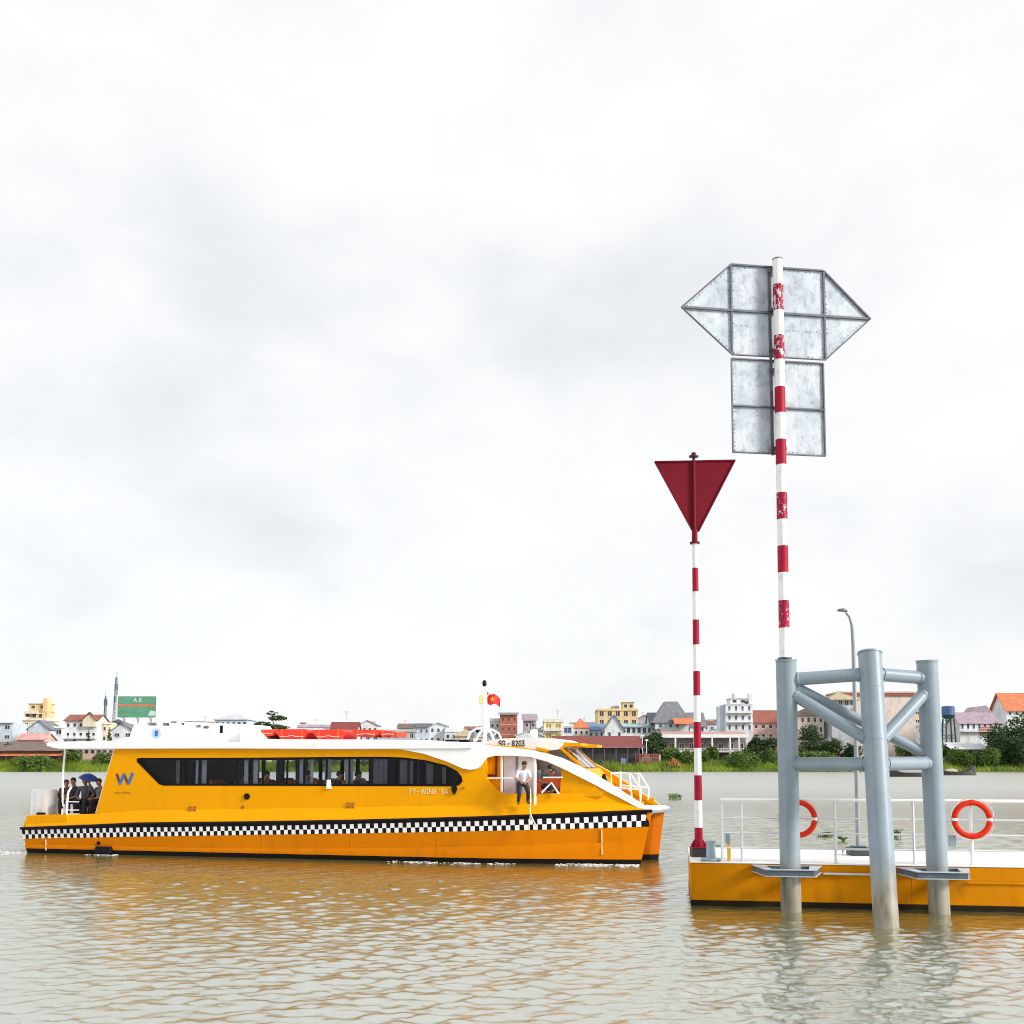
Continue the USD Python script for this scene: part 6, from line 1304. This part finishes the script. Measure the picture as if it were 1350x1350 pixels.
def figure(label, loc, rz, J, sc, shirt, trousers, long_sleeve=False, cap=None, group=None):
    """A person facing -y in its own axes; J gives the joints."""
    t = Thing('person', label, 'person', loc, rz, group); V = {k: np.asarray(v, float) for k, v in J.items()}
    P = lambda m: (np.asarray(m[0]) * sc, m[1])
    hd, nk, ch, pv = V['head'], V['neck'], V['chest'], V['pelvis']; up = hd - nk; up /= np.linalg.norm(up); look = V['look'] - up * (V['look'] @ up); look /= np.linalg.norm(look); sd = np.cross(look, up)
    b = [(hd + up * .03 - look * .015, .088, hd - up * .03 + look * .01, .072), (hd + up * .02 + look * .02, .078, hd - up * .075 + look * .045, .040), (nk - up * .05, .06, hd - up * .06, .052),
         (hd + look * .088 + up * .0, .013, hd + look * .104 - up * .022, .014), (hd + sd * .086 - up * .005, .012, hd + sd * .088 - up * .035, .010), (hd - sd * .086 - up * .005, .012, hd - sd * .088 - up * .035, .010),
         (ch, .115, pv, .11), (ch, .11, nk - up * .04, .06)]
    for S in 'LR':
        sh, el, wr, hp, kn, an, to = (V[k + S] for k in ('sh', 'el', 'wr', 'hip', 'kn', 'an', 'toe')); side = 1 if S == 'L' else -1
        b += [(ch + (0, 0, .06), .09, sh, .052), (sh, .050, el, .040), (el, .039, wr, .026), (pv, .10, hp, .085), (hp, .083, kn, .056), (kn, .054, an, .036), (an, .036, to, .030)]
        b += hand(wr, wr - el + V.get('hd' + S, np.zeros(3)), V.get('curl' + S, np.array([0, -.3, -1.0])), side)
    t.part('body', P(blob(b)), skin, True)
    c = [(ch, .135, pv + (0, 0, .02), .128), (ch, .125, nk - up * .055, .072)]
    for S in 'LR': c += [(ch + (0, 0, .05), .10, V['sh' + S], .066), (V['sh' + S], .065, V['sh' + S] + (V['el' + S] - V['sh' + S]) * (1.0 if long_sleeve else .72), .056)]
    if long_sleeve: c += [(V['el' + S], .054, V['el' + S] + (V['wr' + S] - V['el' + S]) * .9, .042) for S in 'LR']
    t.part('shirt', P(blob(c)), shirt, True)
    c = [(pv + (0, 0, .05), .132, pv, .126)]
    for S in 'LR': c += [(pv, .115, V['hip' + S], .097), (V['hip' + S], .096, V['kn' + S], .072), (V['kn' + S], .071, V['an' + S] + (V['kn' + S] - V['an' + S]) * .1, .056)]
    t.part('trousers', P(blob(c)), trousers, True)
    for S in 'LR': t.part('shoe', P(blob([(V['an' + S] - (0, 0, .03), .044, V['toe' + S], .040)])), shoe_m, True)
    t.part('hair', P(blob([(hd + up * .045 - look * .028, .094, hd + up * .02 - look * .05, .078), (hd + up * .075 + look * .03, .052, hd + up * .05 - look * .03, .08)])), hair_m, True)
    for s_ in (-1, 1): t.part('eye', P(ball(hd + look * .088 + sd * s_ * .032 + up * .012, .0125, 1, (1, 1, .7))), eye_m, True)
    t.part('mouth', P(ball(hd + look * .088 - up * .052, .02, 1, (1, .5, .3))), lip_m, True)
    if cap:
        k = t.part('cap', P(blob([(hd + up * .07 - look * .02, .088, hd + up * .06 - look * .02, .1)])), cap, True)
    return t
shirt_w = paint('shirt_lilac_white', (.62, .58, .70), .8, .08, 8.0); trouser_k = paint('trousers_black', (.013, .011, .018), .8, .2, 6.0); shirt_k = paint('shirt_black', (.035, .018, .018), .8, .4, 12.0); shirt_n = paint('shirt_slate', (.085, .085, .115), .8, .2, 8.0); shirt_g = paint('shirt_grey', (.16, .165, .175), .8, .15, 8.0); trouser_n = paint('trousers_navy', (.018, .020, .040), .8, .2, 6.0)
def place(px, py, t): s, z = bl(px, py, t); return bw(s, t, z)
# the crewman at the boarding opening, leaning over the rope with bent knees
st_ = dict(head=(.02, -.20, 1.30), neck=(.01, -.10, 1.17), chest=(0, -.05, 1.00), pelvis=(0, .03, .70), look=(.35, -1, -.45), shL=(.17, -.08, 1.09), shR=(-.17, -.08, 1.09), elL=(.25, -.16, .86), elR=(-.26, -.14, .85), wrL=(.09, -.30, .76), wrR=(-.06, -.30, .74),
           hdL=(-.3, 0, -.1), hdR=(.3, 0, -.1), hipL=(.10, .03, .68), hipR=(-.10, .03, .68), knL=(.17, -.10, .42), knR=(-.13, -.09, .40), anL=(.18, .0, .10), anR=(-.15, -.02, .07), toeL=(.22, -.13, .05), toeR=(-.18, -.15, .03))
pf = place(689, 1060.5, .05)
figure('crewman in pale shirt and black trousers standing at the boarding opening holding the rope', pf, BA + .45, st_, .84, shirt_w, trouser_k)
sit = dict(head=(0, -.05, .72), neck=(0, .0, .59), chest=(0, .02, .42), pevis=(0, 0, 0), pelvis=(0, .05, .12), look=(.2, -1, -.25), shL=(.18, .01, .50), shR=(-.18, .01, .50), elL=(.24, -.10, .26), elR=(-.24, -.10, .26), wrL=(.12, -.30, .20), wrR=(-.12, -.30, .20), hdL=(-.2, 0, 0), hdR=(.2, 0, 0),
           hipL=(.10, .0, .09), hipR=(-.10, .0, .09), knL=(.14, -.42, .11), knR=(-.14, -.42, .11), anL=(.14, -.40, -.32), anR=(-.14, -.40, -.32), toeL=(.15, -.52, -.37), toeR=(-.15, -.52, -.37))
def seated(label, px, t, z, rz, shirt, trousers, **kw):
    s = bl(px, 1060, t)[0]; J = {**sit, **kw.pop('pose', {})}
    return figure(label, bw(s, t, z), BA + rz, J, kw.pop('sc', 1.0), shirt, trousers, **kw)
seated('person in dark top at the stern half hidden behind the white awning pole', 87, 1.30, bench_z, .5, paint('shirt_wine', (.10, .035, .03), .8), trouser_n, sc=.92)
seated('person with black hair and black printed shirt seated at the stern rail', 97, 1.22, bench_z, -.1, shirt_k, trouser_k)
seated('person in slate coloured shirt seated at the stern under the blue umbrella', 112, 1.24, bench_z, .25, shirt_n, trouser_n, long_sleeve=True, pose=dict(elL=(.28, -.14, .40), wrL=(.20, -.18, .62), hdL=(0, 0, .3), curlL=(-1, 0, 0)), sc=1.02)
seated('person in grey shirt seated at the stern half covered by the cabin corner', 131, 1.26, bench_z, -.3, shirt_g, trouser_k, sc=.97)
seated('person in dark grey shirt bending over the orange seat at the front opening', 716, 1.02 - .1, bl(716, 1033, .9)[1] - .18, 1.0, shirt_g, trouser_k, pose=dict(head=(.02, -.26, .58), neck=(0, -.16, .50), look=(0, -1, -.6)))
seated('person with black hair seated beside the orange seat nearest the bow', 731, .86, bl(731, 1033, .86)[1] - .40, -.5, orange_red, trouser_k, sc=.95)
for px, t, lb, sh in ((322, .62, 'passenger with bare head at the window left of the ferry portholes middle', shirt_n), (349, .60, 'passenger in orange red top behind the ferry window above the porthole', orange_red), (404, .62, 'passenger in pale shirt behind the ferry window left of the white bracket', shirt_w), (446, .60, 'passenger in dark shirt behind the ferry window right of the white bracket', shirt_k), (470, .64, 'passenger in wine coloured shirt behind the foremost clear ferry window', paint('shirt_wine', (.10, .035, .03), .8))):
    s = bl(px, 1030, t)[0]; figure(lb, bw(s, t, zf + .62), BA + math.pi / 2 + .2, sit, 1.0, sh, trouser_n)
# ------------------------------------------------------------------ foam where the ferry cuts the water
foam = paint('foam_white', (.80, .81, .80), .6, .06, 6.0)
def foam_patch(label, s0, s1, tfun, w, n, seed):
    """Broken flecks and small ridges of foam, thick in places and open in others."""
    r = np.random.default_rng(seed); ms = []
    knots = r.uniform(s0, s1, max(3, n // 30))
    for i in range(n):
        s = float(np.clip(r.choice(knots) + r.normal(0, .22), s0, s1)); t = tfun(s) - abs(r.normal(0, w)) - .03; k = r.uniform(.005, .018)
        ms.append(ball((s, t, r.uniform(-.004, .02)), k, 1, (r.uniform(1.2, 4.5), r.uniform(.7, 1.3), r.uniform(.25, .6))))
    t_ = cat(*ms); v = np.array([bw(*p) for p in t_[0]])
    obj('foam', (v, t_[1]), foam, smooth=True, label=label, cat_='foam', kind='stuff')
nt = lambda s: float(outer_t(min(max(s, .2), S_BOW - .4), .02)) - .05
foam_patch('white bow foam along the waterline at the ferry bow', S_BOW - 2.6, S_BOW - .4, nt, .28, 330, 1)
foam_patch('thin foam line along the ferry side below the boarding opening', S_BOW - 7.5, S_BOW - 3.4, nt, .2, 150, 2)
foam_patch('wake foam churned up behind the ferry stern', -2.4, .1, lambda s: 1.5, 1.0, 2600, 3)
foam_patch('small foam around the black outlet near the ferry stern', 2.0, 3.4, nt, .15, 40, 4)
